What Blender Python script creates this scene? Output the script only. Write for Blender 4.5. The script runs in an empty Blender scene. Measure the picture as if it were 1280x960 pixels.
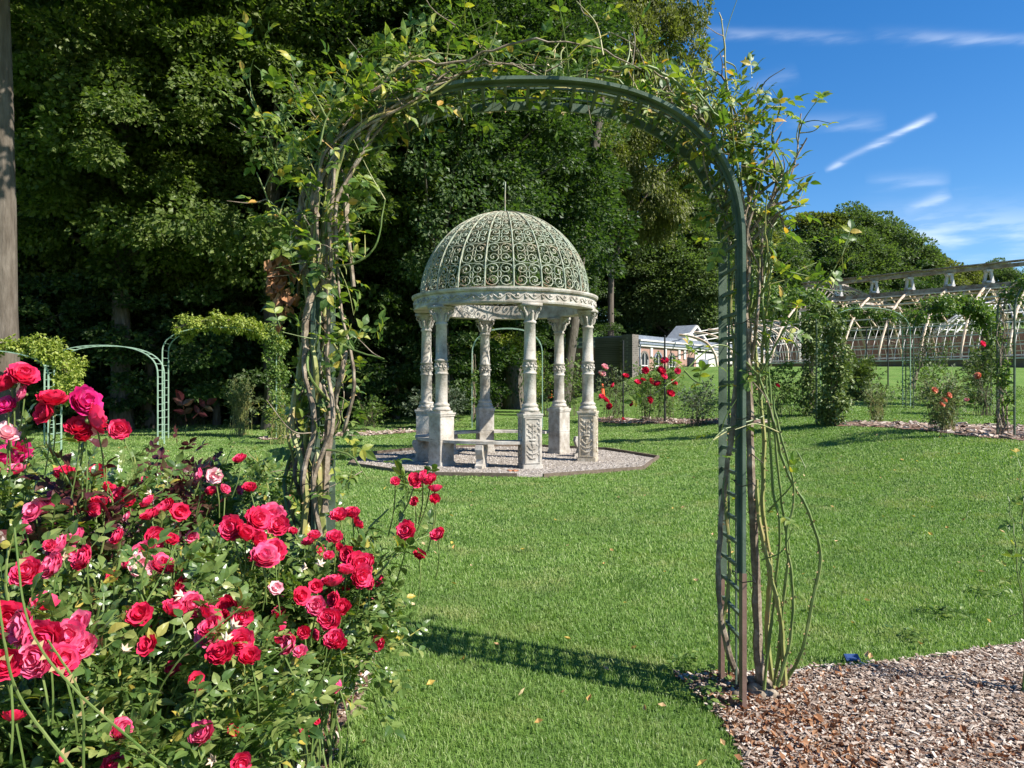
import bpy, math, random
import numpy as np
from mathutils import Vector, Matrix
rng = np.random.default_rng(7)
random.seed(7)
R = math.radians
D = bpy.data
C = bpy.context.scene.collection

# ------------------------------------------------------------------ camera, sky, sun, exposure
EYE = 1.5
FPX = 931.0
HY = 480.0
cam = D.objects.new('camera', D.cameras.new('camera'))
C.objects.link(cam)
cam.location = (0, 0, EYE)
cam.rotation_euler = (R(90), 0, 0)
cam.data.sensor_width = 36
cam.data.lens = FPX / 1280 * 36
cam.data.clip_end = 3000
cam.data.clip_start = 0.05
bpy.context.scene.camera = cam

SUN_EL = R(43)
sx, sy = 1.0, -0.52
sl = math.hypot(sx, sy)
SUN = Vector((sx / sl * math.cos(SUN_EL), sy / sl * math.cos(SUN_EL), math.sin(SUN_EL)))
sun = D.objects.new('sun', D.lights.new('sun', 'SUN'))
C.objects.link(sun)
sun.data.energy = 5.0
sun.data.angle = R(0.5)
sun.data.color = (1.0, 0.95, 0.86)
sun.rotation_euler = SUN.to_track_quat('Z', 'Y').to_euler()

world = D.worlds.new('World')
bpy.context.scene.world = world
world.use_nodes = True
wn, wl = world.node_tree.nodes, world.node_tree.links
wn.clear()


def wmath(op, a, b=None, c=None, clamp=False):
    n = wn.new('ShaderNodeMath')
    n.operation = op
    n.use_clamp = clamp
    for i, v in enumerate((a, b, c)):
        if v is None:
            continue
        if isinstance(v, (int, float)):
            n.inputs[i].default_value = v
        else:
            wl.new(v, n.inputs[i])
    return n.outputs[0]


wo = wn.new('ShaderNodeOutputWorld')
bg = wn.new('ShaderNodeBackground')
bg.inputs['Strength'].default_value = 0.086
sky = wn.new('ShaderNodeTexSky')
sky.sky_type = 'NISHITA'
sky.sun_disc = False
sky.sun_elevation = SUN_EL
sky.sun_rotation = math.atan2(sx, sy)
sky.air_density = 1.0
sky.dust_density = 0.25
sky.ozone_density = 3.0
sky.altitude = 200
tc = wn.new('ShaderNodeTexCoord')
sp = wn.new('ShaderNodeSeparateXYZ')
wl.new(tc.outputs['Generated'], sp.inputs[0])
ysafe = wmath('MAXIMUM', sp.outputs[1], 0.05)
U = wmath('DIVIDE', sp.outputs[0], ysafe)
V_ = wmath('DIVIDE', sp.outputs[2], ysafe)
nz = wn.new('ShaderNodeTexNoise')
nz.inputs['Scale'].default_value = 14
nz.inputs['Detail'].default_value = 10
mp = wn.new('ShaderNodeMapping')
mp.inputs['Scale'].default_value = (1.0, 1.0, 5.0)
mp.inputs['Rotation'].default_value = (0, R(-20), 0)
wl.new(tc.outputs['Generated'], mp.inputs[0])
wl.new(mp.outputs[0], nz.inputs[0])
nzv = wmath('MULTIPLY_ADD', nz.outputs[0], 4.0, -1.6, clamp=True)
total = None


def streak(x0, y0, x1, y1, wdt, inten, head=0.0):
    """a thin cloud streak in the sky between two directions"""
    global total
    a = ((x0 - 640) / FPX, (HY - y0) / FPX)
    b = ((x1 - 640) / FPX, (HY - y1) / FPX)
    L = math.hypot(b[0] - a[0], b[1] - a[1])
    ux, uy = (b[0] - a[0]) / L, (b[1] - a[1]) / L
    w = wdt / FPX
    du = wmath('SUBTRACT', U, a[0])
    dv = wmath('SUBTRACT', V_, a[1])
    t = wmath('ADD', wmath('MULTIPLY', du, ux / L), wmath('MULTIPLY', dv, uy / L))
    s = wmath('ADD', wmath('MULTIPLY', du, -uy / w), wmath('MULTIPLY', dv, ux / w))
    s = wmath('ADD', s, wmath('MULTIPLY_ADD', nz.outputs[0], 3.4, -1.7))
    g = wmath('EXPONENT', wmath('MULTIPLY', wmath('MULTIPLY', s, s), -1.0))
    tt = wmath('MULTIPLY_ADD', t, 2.0, -1.0)
    t2 = wmath('MULTIPLY', tt, tt)
    e = wmath('SUBTRACT', 1.0, wmath('MULTIPLY', t2, t2), clamp=True)
    k = wmath('MULTIPLY', wmath('MULTIPLY', g, e), wmath('MULTIPLY_ADD', nzv, 0.8, 0.2))
    k = wmath('MULTIPLY', k, inten)
    total = k if total is None else wmath('ADD', total, k)


streak(1030, 214, 1172, 142, 3.8, 0.85)
streak(1130, 268, 1190, 241, 7, 0.45)
streak(850, 38, 1090, 46, 6, 0.20)
streak(1080, 42, 1380, 52, 7, 0.22)
streak(930, 115, 1000, 90, 9, 0.16)
streak(1060, 288, 1340, 280, 26, 0.40)
streak(1080, 228, 1190, 222, 8, 0.16)
streak(980, 152, 1110, 150, 9, 0.14)
tot = wmath('MINIMUM', total, 0.9)
mixc = wn.new('ShaderNodeMixRGB')
wl.new(tot, mixc.inputs[0])
hsv = wn.new('ShaderNodeHueSaturation')
hsv.inputs['Hue'].default_value = 0.505
hsv.inputs['Saturation'].default_value = 1.36
hsv.inputs['Value'].default_value = 1.0
wl.new(sky.outputs[0], hsv.inputs['Color'])
wl.new(hsv.outputs[0], mixc.inputs[1])
mixc.inputs[2].default_value = (7.5, 8.0, 8.6, 1)
wl.new(mixc.outputs[0], bg.inputs[0])
wl.new(bg.outputs[0], wo.inputs[0])

sc = bpy.context.scene
sc.view_settings.view_transform = 'Standard'
sc.view_settings.look = 'None'
sc.view_settings.gamma = 1
sc.view_settings.exposure = 1.05
sc.view_settings.use_curve_mapping = False
sc.cycles.max_bounces = 6
sc.cycles.diffuse_bounces = 3
sc.cycles.glossy_bounces = 2
sc.cycles.transmission_bounces = 3
sc.cycles.use_denoising = True
sc.cycles.caustics_reflective = False
sc.cycles.caustics_refractive = False
sc.cycles.sample_clamp_indirect = 4


# ------------------------------------------------------------------ object helpers
def tag(o, label=None, cat=None, group=None, kind=None):
    if label: o['label'] = label
    if cat: o['category'] = cat
    if group: o['group'] = group
    if kind: o['kind'] = kind
    return o


def empty(name, loc=(0, 0, 0), rz=0.0):
    o = D.objects.new(name, None)
    o.empty_display_size = 0.1
    C.objects.link(o)
    o.location = loc
    o.rotation_euler = (0, 0, rz)
    return o


def thing(name, label, cat, loc=(0, 0, 0), rz=0.0, group=None):
    return tag(empty(name, loc, rz), label, cat, group)


def link(name, me, parent=None, loc=(0, 0, 0), rz=0.0):
    o = D.objects.new(name, me)
    C.objects.link(o)
    o.location = loc
    o.rotation_euler = (0, 0, rz)
    if parent is not None:
        o.parent = parent
    return o


class MB:
    """collects geometry for ONE mesh object"""

    def __init__(s):
        s.v, s.f, s.m, s.n = [], [], [], 0

    def add(s, V, F, m=0):
        V = np.asarray(V, float).reshape(-1, 3)
        if len(V) == 0:
            return
        if isinstance(F, np.ndarray):
            F = [F]
        for f in F:
            f = np.asarray(f, int)
            if f.size == 0:
                continue
            s.f.append(f + s.n)
            s.m.append(np.full(len(f), m))
        s.v.append(V)
        s.n += len(V)

    def box(s, c, d, rz=0.0, m=0, M=None):
        x, y, z = [a / 2 for a in d]
        V = np.array([(i * x, j * y, k * z) for i in (-1, 1) for j in (-1, 1) for k in (-1, 1)])
        if M is not None:
            V = V @ np.array(M).T
        if rz:
            cs, sn = math.cos(rz), math.sin(rz)
            V = V @ np.array([[cs, sn, 0], [-sn, cs, 0], [0, 0, 1]])
        s.add(V + np.array(c), np.array([(0, 1, 3, 2), (4, 6, 7, 5), (0, 4, 5, 1), (2, 3, 7, 6), (0, 2, 6, 4), (1, 5, 7, 3)]), m)

    def bar(s, a, b, w, h=None, m=0, up=(0, 0, 1)):
        """square bar between two points"""
        h = w if h is None else h
        a, b = np.array(a, float), np.array(b, float)
        t = b - a
        L = np.linalg.norm(t)
        if L < 1e-6:
            return
        t /= L
        u = np.array(up, float)
        if abs(t @ u) > 0.98:
            u = np.array((0, 1.0, 0))
        sd = np.cross(t, u); sd /= np.linalg.norm(sd)
        u = np.cross(sd, t)
        V = [p + sd * i * w / 2 + u * j * h / 2 for p in (a, b) for i, j in ((-1, -1), (1, -1), (1, 1), (-1, 1))]
        s.add(V, np.array([(0, 3, 2, 1), (4, 5, 6, 7), (0, 1, 5, 4), (1, 2, 6, 5), (2, 3, 7, 6), (3, 0, 4, 7)]), m)

    def tube(s, P, r, n=6, m=0, cap=True):
        P = np.asarray(P, float)
        k = len(P)
        r = np.broadcast_to(np.asarray(r, float), (k,))
        T = np.gradient(P, axis=0)
        T /= np.linalg.norm(T, axis=1, keepdims=True) + 1e-12
        ref = np.array((0, 0, 1.0)) if abs(T[0][2]) < 0.9 else np.array((1.0, 0, 0))
        A = np.cross(T[0], ref); A /= np.linalg.norm(A)
        rings = []
        an = np.arange(n) * 2 * math.pi / n
        for i in range(k):
            A = A - T[i] * (A @ T[i])
            A /= np.linalg.norm(A) + 1e-12
            B = np.cross(T[i], A)
            rings.append(P[i] + r[i] * (np.cos(an)[:, None] * A + np.sin(an)[:, None] * B))
        V = np.concatenate(rings)
        i = np.arange(k - 1)[:, None] * n
        j = np.arange(n)[None, :]
        j2 = (j + 1) % n
        F = np.stack([i + j, i + j2, i + n + j2, i + n + j], -1).reshape(-1, 4)
        s.add(V, F, m)
        if cap and n > 2:
            s.add(rings[0], np.array([list(range(n))[::-1]]), m)
            s.add(rings[-1], np.array([list(range(n))]), m)

    def ribbon(s, P, w, t, side, m=0):
        """flat bar swept along P; 'side' is the direction of its width, thickness t in the normal direction"""
        P = np.asarray(P, float)
        k = len(P)
        T = np.gradient(P, axis=0)
        T /= np.linalg.norm(T, axis=1, keepdims=True)
        S = np.broadcast_to(np.array(side, float), (k, 3))
        N = np.cross(T, S)
        N /= np.linalg.norm(N, axis=1, keepdims=True)
        V = np.concatenate([np.stack([P - S * w / 2 - N * t / 2, P + S * w / 2 - N * t / 2, P + S * w / 2 + N * t / 2, P - S * w / 2 + N * t / 2], 1)]).reshape(-1, 3)
        i = np.arange(k - 1)[:, None] * 4
        j = np.arange(4)[None, :]
        j2 = (j + 1) % 4
        s.add(V, np.stack([i + j, i + j2, i + 4 + j2, i + 4 + j], -1).reshape(-1, 4), m)
        s.add(V[:4], np.array([[3, 2, 1, 0]]), m)
        s.add(V[-4:], np.array([[0, 1, 2, 3]]), m)

    def lathe(s, prof, n=24, c=(0, 0, 0), m=0, a0=0.0, a1=2 * math.pi, jitter=0):
        prof = np.asarray(prof, float)
        full = abs(a1 - a0 - 2 * math.pi) < 1e-6
        an = a0 + (a1 - a0) * np.arange(n if full else n + 1) / n
        q = len(an)
        V = np.stack([np.outer(prof[:, 0], np.cos(an)), np.outer(prof[:, 0], np.sin(an)), np.repeat(prof[:, 1][:, None], q, 1)], -1).reshape(-1, 3) + np.array(c)
        k = len(prof)
        i = np.arange(k - 1)[:, None] * q
        j = np.arange(n)[None, :]
        j2 = (j + 1) % q
        s.add(V, np.stack([i + j, i + j2, i + q + j2, i + q + j], -1).reshape(-1, 4), m)

    def blob(s, c, r, n=8, k=5, m=0, sc=(1, 1, 1)):
        ph = np.linspace(-math.pi / 2, math.pi / 2, k)
        an = np.arange(n) * 2 * math.pi / n
        V = np.stack([np.outer(np.cos(ph), np.cos(an)) * sc[0], np.outer(np.cos(ph), np.sin(an)) * sc[1], np.repeat(np.sin(ph)[:, None], n, 1) * sc[2]], -1).reshape(-1, 3) * r + np.array(c)
        i = np.arange(k - 1)[:, None] * n
        j = np.arange(n)[None, :]
        j2 = (j + 1) % n
        s.add(V, np.stack([i + j, i + j2, i + n + j2, i + n + j], -1).reshape(-1, 4), m)

    def prism(s, pts, z0, z1, m=0):
        pts = np.asarray(pts, float)
        n = len(pts)
        V = np.concatenate([np.c_[pts, np.full(n, z0)], np.c_[pts, np.full(n, z1)]])
        i = np.arange(n); j = (i + 1) % n
        s.add(V, [np.stack([i, j, j + n, i + n], -1), np.array([list(range(n))[::-1]]), np.array([list(range(n, 2 * n))])], m)

    def mesh(s, name, mats, smooth=False):
        me = D.meshes.new(name)
        V = np.concatenate(s.v).astype(np.float32)
        me.vertices.add(len(V))
        me.vertices.foreach_set('co', V.ravel())
        tot = np.concatenate([np.full(len(f), f.shape[1]) for f in s.f])
        li = np.concatenate([f.ravel() for f in s.f]).astype(np.int32)
        me.loops.add(len(li))
        me.loops.foreach_set('vertex_index', li)
        me.polygons.add(len(tot))
        st = np.concatenate([[0], np.cumsum(tot)[:-1]]).astype(np.int32)
        me.polygons.foreach_set('loop_start', st)
        me.polygons.foreach_set('material_index', np.concatenate(s.m).astype(np.int32))
        me.polygons.foreach_set('use_smooth', np.full(len(tot), bool(smooth)))
        for m in (mats if isinstance(mats, (list, tuple)) else [mats]):
            me.materials.append(m)
        me.update(calc_edges=True)
        return me

    def build(s, name, mats, parent=None, loc=(0, 0, 0), rz=0.0, smooth=False):
        return link(name, s.mesh(name, mats, smooth), parent, loc, rz)


# ------------------------------------------------------------------ leaf templates
# far leaf: two triangles folded on the midrib
T_FAR = (np.array([(0, 0, 0), (0.34, 0.45, 0.10), (0, 1, -0.04), (-0.34, 0.45, 0.10)]), [np.array([(0, 1, 2), (0, 2, 3)])])
# near leaflet: oval, folded and drooping at the tip
T_NEAR = (np.array([(0, 0, 0), (.22, .17, .07), (.30, .42, .09), (.18, .75, .03), (0, 1.04, -.14), (-.18, .75, .03), (-.30, .42, .09), (-.22, .17, .07),
                    (0, .18, .02), (0, .45, .03), (0, .75, -.02)]),
          [np.array([(0, 1, 8), (3, 4, 10), (5, 10, 4), (0, 8, 7)]), np.array([(1, 2, 9, 8), (2, 3, 10, 9), (5, 6, 9, 10), (6, 7, 8, 9)])])


def norm(a):
    return a / (np.linalg.norm(a, axis=-1, keepdims=True) + 1e-9)


def leaves(mb, P, A, N, S, T=T_FAR, m=0, wid=1.0):
    """leaves at P, pointing along A, upper face N, length S"""
    P, A = np.asarray(P, float), norm(np.asarray(A, float))
    n = len(P)
    if n == 0:
        return
    N = np.asarray(N, float)
    N = norm(N - A * (N * A).sum(1, keepdims=True))
    X = np.cross(A, N)
    t, F = T
    S = np.broadcast_to(np.asarray(S, float), (n,))[:, None, None]
    V = P[:, None, :] + S * (t[None, :, 0:1] * wid * X[:, None, :] + t[None, :, 1:2] * A[:, None, :] + t[None, :, 2:3] * N[:, None, :])
    k = len(t)
    off = (np.arange(n) * k)[:, None, None]
    mb.add(V.reshape(-1, 3), [(f[None] + off).reshape(-1, f.shape[1]) for f in F], m)


def compound(mb, P, A, N, S, m=0, T=T_NEAR, pairs=2):
    """rose leaves: a terminal leaflet and pairs of side leaflets along a stalk of length S"""
    P, A = np.asarray(P, float), norm(np.asarray(A, float))
    n = len(P)
    if n == 0:
        return
    N = np.asarray(N, float)
    N = norm(N - A * (N * A).sum(1, keepdims=True))
    X = np.cross(A, N)
    S = np.broadcast_to(np.asarray(S, float), (n,))[:, None]
    jit = lambda: rng.normal(0, .18, (n, 3))
    leaves(mb, P + A * S, A + jit(), N + jit(), S[:, 0] * .62, T, m)
    for q in range(pairs):
        t = .8 - .42 * q
        for sg in (-1, 1):
            leaves(mb, P + A * S * t, A * .55 + X * sg + jit(), N + jit() + X * sg * .1, S[:, 0] * (.55 - .06 * q), T, m)
    # stalk
    Wd = X * 0.0022
    V = np.stack([P - Wd, P + Wd, P + A * S + Wd * .6, P + A * S - Wd * .6], 1).reshape(-1, 3)
    mb.add(V, np.arange(4 * n).reshape(n, 4), m)


def catmull(P, k=6):
    P = np.asarray(P, float)
    Q = np.concatenate([[2 * P[0] - P[1]], P, [2 * P[-1] - P[-2]]])
    out = []
    t = np.linspace(0, 1, k, endpoint=False)[:, None]
    for i in range(1, len(Q) - 2):
        a, b, c, d = Q[i - 1], Q[i], Q[i + 1], Q[i + 2]
        out.append(.5 * (2 * b + (c - a) * t + (2 * a - 5 * b + 4 * c - d) * t * t + (3 * b - a - 3 * c + d) * t ** 3))
    out.append(P[-1:])
    return np.concatenate(out)


# ------------------------------------------------------------------ materials
def mat(name, cols, rough=.6, src='noise', scale=4.0, detail=6, stops=None, bump=0.0, bscale=30.0, spec=.4, metal=0.0, trans=0.0,
        second=None, coord='Object', stretch=None, coat=0.0, bkind='noise', tint=None):
    m = D.materials.new(name)
    m.use_nodes = True
    nt = m.node_tree
    n, l = nt.nodes, nt.links
    b = n['Principled BSDF']
    b.inputs['Roughness'].default_value = rough
    b.inputs['Specular IOR Level'].default_value = spec
    b.inputs['Metallic'].default_value = metal
    tcn = n.new('ShaderNodeTexCoord')
    vec = tcn.outputs[coord]
    if stretch:
        mpn = n.new('ShaderNodeMapping')
        mpn.inputs['Scale'].default_value = stretch
        l.new(vec, mpn.inputs[0])
        vec = mpn.outputs[0]

    def noise(sc_, det=6, rgh=.6):
        q = n.new('ShaderNodeTexNoise')
        q.inputs['Scale'].default_value = sc_
        q.inputs['Detail'].default_value = det
        q.inputs['Roughness'].default_value = rgh
        l.new(vec, q.inputs[0])
        return q.outputs[0]
    if len(cols) > 1:
        cr = n.new('ShaderNodeValToRGB')
        els = cr.color_ramp.elements
        while len(els) < len(cols):
            els.new(.5)
        if stops is None:
            lo, hi = (0.0, 1.0) if src == 'island' else (.32, .68)
            stops = [lo + (hi - lo) * i / (len(cols) - 1) for i in range(len(cols))]
        for e, c, st in zip(els, cols, stops):
            e.position = st
            e.color = (*c, 1)
        if src == 'island':
            g = n.new('ShaderNodeNewGeometry')
            l.new(g.outputs['Random Per Island'], cr.inputs[0])
        elif src == 'voronoi':
            vo = n.new('ShaderNodeTexVoronoi')
            vo.inputs['Scale'].default_value = scale
            l.new(vec, vo.inputs[0])
            sep = n.new('ShaderNodeSeparateColor')
            l.new(vo.outputs['Color'], sep.inputs[0])
            l.new(sep.outputs[0], cr.inputs[0])
        else:
            l.new(noise(scale, detail), cr.inputs[0])
        col = cr.outputs[0]
    else:
        rg = n.new('ShaderNodeRGB')
        rg.outputs[0].default_value = (*cols[0], 1)
        col = rg.outputs[0]
    for sec in (second or []):   # (colour, scale, low, high, strength): patches of another colour
        c2, s2, lo, hi, st = sec
        mr = n.new('ShaderNodeMapRange')
        mr.inputs[1].default_value = lo
        mr.inputs[2].default_value = hi
        mr.inputs[4].default_value = st
        l.new(noise(s2, 5), mr.inputs[0])
        mx = n.new('ShaderNodeMixRGB')
        l.new(mr.outputs[0], mx.inputs[0])
        l.new(col, mx.inputs[1])
        mx.inputs[2].default_value = (*c2, 1)
        col = mx.outputs[0]
    l.new(col, b.inputs['Base Color'])
    if bump:
        bn = n.new('ShaderNodeBump')
        bn.inputs['Strength'].default_value = 1.0
        bn.inputs['Distance'].default_value = bump
        if bkind == 'voronoi':
            vo = n.new('ShaderNodeTexVoronoi')
            vo.inputs['Scale'].default_value = bscale
            l.new(vec, vo.inputs[0])
            l.new(vo.outputs['Distance'], bn.inputs['Height'])
            bn.invert = True
        else:
            l.new(noise(bscale, 4), bn.inputs['Height'])
        l.new(bn.outputs[0], b.inputs['Normal'])
    if trans:
        tr = n.new('ShaderNodeBsdfTranslucent')
        gm = n.new('ShaderNodeMixRGB')
        gm.blend_type = 'MULTIPLY'
        gm.inputs[0].default_value = 1
        l.new(col, gm.inputs[1])
        gm.inputs[2].default_value = (*(tint or (1.3, 1.5, .55)), 1)
        l.new(gm.outputs[0], tr.inputs[0])
        ms = n.new('ShaderNodeMixShader')
        ms.inputs[0].default_value = trans
        l.new(b.outputs[0], ms.inputs[1])
        l.new(tr.outputs[0], ms.inputs[2])
        l.new(ms.outputs[0], n['Material Output'].inputs[0])
    return m


M = {}
M['lawn'] = mat('lawn_green', [(.085, .155, .034), (.12, .205, .046), (.16, .235, .065)], .9, scale=.7, bump=.02, bscale=60,
                second=[((.07, .14, .024), 9, .4, .7, .6), ((.22, .23, .08), 1.7, .56, .75, .55)], spec=.1)
M['blade'] = mat('grass_blade', [(.10, .175, .032), (.16, .26, .052), (.235, .335, .09), (.40, .44, .22)], .45, src='island', stops=[0, .4, .8, 1],
                 trans=.3, spec=.35, second=[((.10, .18, .035), .35, .42, .62, .7), ((.31, .32, .13), 1.4, .52, .70, .75), ((.065, .13, .03), 2.6, .54, .68, .65)])
M['mulch'] = mat('mulch', [(.10, .06, .045), (.20, .13, .10), (.36, .27, .22)], .9, scale=34, bump=.02, bscale=60, spec=.1,
                 second=[((.22, .11, .06), 1.5, .5, .65, .5)])
M['chip'] = mat('wood_chip', [(.15, .10, .07), (.27, .195, .15), (.40, .32, .26), (.58, .51, .44)], .85, src='island', spec=.15)
M['deadleaf'] = mat('dead_leaf', [(.17, .075, .04), (.28, .13, .06), (.40, .23, .13)], .7, src='island', trans=.15, spec=.2, tint=(1.2, .8, .5))
M['yleaf'] = mat('yellow_fallen_leaf', [(.55, .42, .08), (.45, .25, .10), (.6, .5, .3)], .6, src='island', trans=.2, tint=(1.2, 1, .5))
M['gravel'] = mat('gravel', [(.16, .135, .11), (.28, .24, .20), (.41, .365, .315)], .9, src='voronoi', scale=38, bump=.012, bscale=38, bkind='voronoi', spec=.15,
                  second=[((.22, .2, .18), 2, .45, .65, .35)])
M['pebble'] = mat('pebble', [(.15, .13, .11), (.27, .235, .205), (.42, .38, .34)], .8, src='island', spec=.2)
M['timber'] = mat('old_timber', [(.09, .065, .045), (.17, .13, .095)], .9, scale=12, bump=.004, bscale=40)
M['stone'] = mat('weathered_marble', [(.24, .21, .17), (.41, .375, .325), (.53, .505, .455)], .75, scale=3.5, detail=9, bump=.006, bscale=40, spec=.25,
                 second=[((.20, .165, .12), 5, .50, .70, .6), ((.12, .11, .095), 22, .56, .72, .55)])
M['stonedk'] = mat('stained_marble', [(.30, .25, .17), (.44, .38, .29), (.52, .48, .41)], .8, scale=6, detail=9, bump=.006, bscale=40, spec=.2,
                   second=[((.20, .16, .11), 14, .52, .7, .55)])
M['patina'] = mat('green_patina', [(.13, .17, .12), (.25, .29, .21), (.40, .41, .32)], .6, scale=7, bump=.003, bscale=60, metal=0.0,
                  second=[((.24, .14, .08), 2.6, .47, .62, .85), ((.42, .36, .24), 5, .52, .7, .6)])
M['archgreen'] = mat('arch_green_paint', [(.050, .078, .050), (.075, .11, .075), (.11, .15, .11)], .5, scale=8, bump=.0012, bscale=90,
                     second=[((.17, .20, .15), 14, .60, .75, .5)])
M['archpale'] = mat('pale_green_paint', [(.20, .32, .23), (.33, .44, .34)], .45, scale=8)
M['archbrown'] = mat('brown_paint', [(.14, .085, .065), (.22, .14, .11)], .5, scale=9, bump=.001, bscale=80)
M['wire'] = mat('dark_wire', [(.02, .02, .02)], .5)
M['black'] = mat('black_iron', [(.012, .012, .013), (.03, .03, .03)], .5, scale=9)
M['grey'] = mat('grey_pipe', [(.16, .17, .18), (.26, .27, .28)], .5, scale=9)
M['cane_old'] = mat('old_cane_bark', [(.09, .065, .045), (.20, .155, .11), (.36, .30, .23)], .8, scale=22, bump=.003, bscale=90)
M['cane'] = mat('green_cane', [(.15, .17, .045), (.24, .25, .08), (.30, .22, .09)], .5, scale=7)
M['caneg'] = mat('young_cane', [(.08, .14, .03), (.16, .20, .06)], .5, scale=9)
M['thorn'] = mat('thorn', [(.35, .24, .12)], .5)
M['roseleaf'] = mat('rose_leaf', [(.045, .09, .022), (.085, .145, .035), (.15, .21, .055), (.26, .29, .09), (.42, .33, .06)], .30, src='island',
                    stops=[0, .35, .75, .955, .985], trans=.30, spec=.5, tint=(1.5, 1.7, .45))
M['climbleaf'] = mat('climbing_rose_leaf', [(.05, .105, .022), (.10, .17, .032), (.19, .25, .045), (.36, .35, .06), (.48, .27, .06)], .48, src='island',
                     stops=[0, .4, .78, .93, 1], trans=.38, spec=.5, tint=(1.5, 1.6, .5))
M['redleaf'] = mat('dark_red_leaf', [(.05, .012, .018), (.09, .022, .025), (.06, .05, .02)], .4, src='island', trans=.2, tint=(1.5, .8, .6))
M['vineleaf'] = mat('vine_leaf', [(.05, .10, .022), (.10, .17, .034), (.20, .26, .055)], .5, src='island', trans=.35)
M['vineyel'] = mat('yellow_vine_leaf', [(.14, .19, .03), (.25, .31, .05), (.36, .38, .08)], .5, src='island', trans=.35)
M['ivy'] = mat('ivy_leaf', [(.05, .085, .02), (.10, .145, .035), (.22, .26, .09)], .45, src='island', trans=.2)
M['oliveleaf'] = mat('olive_shrub_leaf', [(.05, .075, .03), (.09, .125, .045), (.15, .18, .07)], .6, src='island', trans=.25)
M['sagebush'] = mat('grey_green_leaf', [(.04, .065, .035), (.075, .105, .06), (.11, .14, .08)], .6, src='island', trans=.2)
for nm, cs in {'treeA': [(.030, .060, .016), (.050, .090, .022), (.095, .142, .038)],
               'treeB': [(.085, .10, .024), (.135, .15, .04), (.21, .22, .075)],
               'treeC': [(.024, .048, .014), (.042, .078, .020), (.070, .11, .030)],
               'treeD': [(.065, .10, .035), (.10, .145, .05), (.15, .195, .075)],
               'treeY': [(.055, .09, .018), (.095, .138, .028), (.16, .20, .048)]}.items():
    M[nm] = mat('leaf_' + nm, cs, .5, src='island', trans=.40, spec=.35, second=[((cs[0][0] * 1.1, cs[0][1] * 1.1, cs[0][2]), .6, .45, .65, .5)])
M['bark'] = mat('bark', [(.055, .045, .035), (.10, .085, .065), (.16, .14, .115)], .95, scale=5, stretch=(3, 3, .6), bump=.03, bscale=9)
M['barkl'] = mat('pale_bark', [(.065, .05, .036), (.105, .085, .066), (.15, .125, .10)], .95, scale=3, stretch=(3, 3, .5), bump=.03, bscale=7)
M['twig'] = mat('twig', [(.09, .07, .045), (.17, .13, .09)], .8, scale=9)
PETAL = {}
for nm, cs in {'red': [(.68, .020, .085), (.78, .045, .15), (.84, .13, .25)],
               'crimson': [(.56, .010, .045), (.68, .022, .085), (.76, .06, .14)],
               'pink': [(.72, .045, .16), (.80, .11, .25), (.84, .28, .42)],
               'magenta': [(.60, .012, .16), (.72, .03, .24), (.78, .10, .32)],
               'pale': [(.74, .22, .30), (.82, .42, .48), (.85, .62, .62)],
               'peach': [(.75, .22, .13), (.8, .35, .22), (.82, .5, .38)]}.items():
    PETAL[nm] = mat('petal_' + nm, cs, .5, src='island', trans=.25, spec=.2, tint=(1.1, .8, .8))
M['brick'] = None


def brickmat(name, c1, c2, mortar, scale, rough=.9):
    m = D.materials.new(name)
    m.use_nodes = True
    n, l = m.node_tree.nodes, m.node_tree.links
    b = n['Principled BSDF']
    b.inputs['Roughness'].default_value = rough
    t = n.new('ShaderNodeTexCoord')
    sp_ = n.new('ShaderNodeSeparateXYZ')
    l.new(t.outputs['Object'], sp_.inputs[0])
    ad = n.new('ShaderNodeMath')
    l.new(sp_.outputs[0], ad.inputs[0]); l.new(sp_.outputs[1], ad.inputs[1])
    cb = n.new('ShaderNodeCombineXYZ')
    l.new(ad.outputs[0], cb.inputs[0]); l.new(sp_.outputs[2], cb.inputs[1])
    br = n.new('ShaderNodeTexBrick')
    br.inputs['Color1'].default_value = (*c1, 1)
    br.inputs['Color2'].default_value = (*c2, 1)
    br.inputs['Mortar'].default_value = (*mortar, 1)
    br.inputs['Scale'].default_value = scale
    br.inputs['Mortar Size'].default_value = .02
    l.new(cb.outputs[0], br.inputs[0])
    nz_ = n.new('ShaderNodeTexNoise')
    nz_.inputs['Scale'].default_value = .8
    l.new(t.outputs['Object'], nz_.inputs[0])
    mx = n.new('ShaderNodeMixRGB')
    mx.blend_type = 'MULTIPLY'
    mx.inputs[0].default_value = .5
    l.new(br.outputs[0], mx.inputs[1]); l.new(nz_.outputs[0], mx.inputs[2])
    l.new(mx.outputs[0], b.inputs['Base Color'])
    return m


M['brick'] = brickmat('red_brick', (.34, .16, .115), (.42, .22, .16), (.45, .40, .36), 4.0)
M['darkstone'] = brickmat('dark_stone_blocks', (.11, .095, .08), (.19, .165, .14), (.28, .25, .22), 2.2)
M['white'] = mat('white_paint', [(.46, .44, .41), (.60, .58, .55)], .6, scale=3)
M['render'] = mat('cream_render', [(.55, .50, .40), (.62, .58, .48)], .8, scale=3)
M['slate'] = mat('grey_blue_slate', [(.13, .15, .19), (.20, .23, .28)], .6, scale=4)
M['glass'] = mat('dark_glass', [(.02, .025, .03)], .08, spec=.8)
M['rib'] = mat('rusty_white_rib', [(.40, .28, .19), (.56, .44, .33), (.66, .58, .48)], .7, scale=1.5, second=[((.30, .15, .08), 3, .55, .7, .6)])
M['railw'] = mat('peeling_white_timber', [(.17, .14, .12), (.32, .28, .24), (.46, .43, .39)], .85, scale=2.2, second=[((.20, .11, .07), 2, .46, .62, .8)])
M['bar'] = mat('white_glazing_bar', [(.46, .44, .42), (.66, .64, .61)], .6, scale=2)
M['cone'] = mat('orange_plastic', [(.85, .10, .02)], .45)
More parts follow.
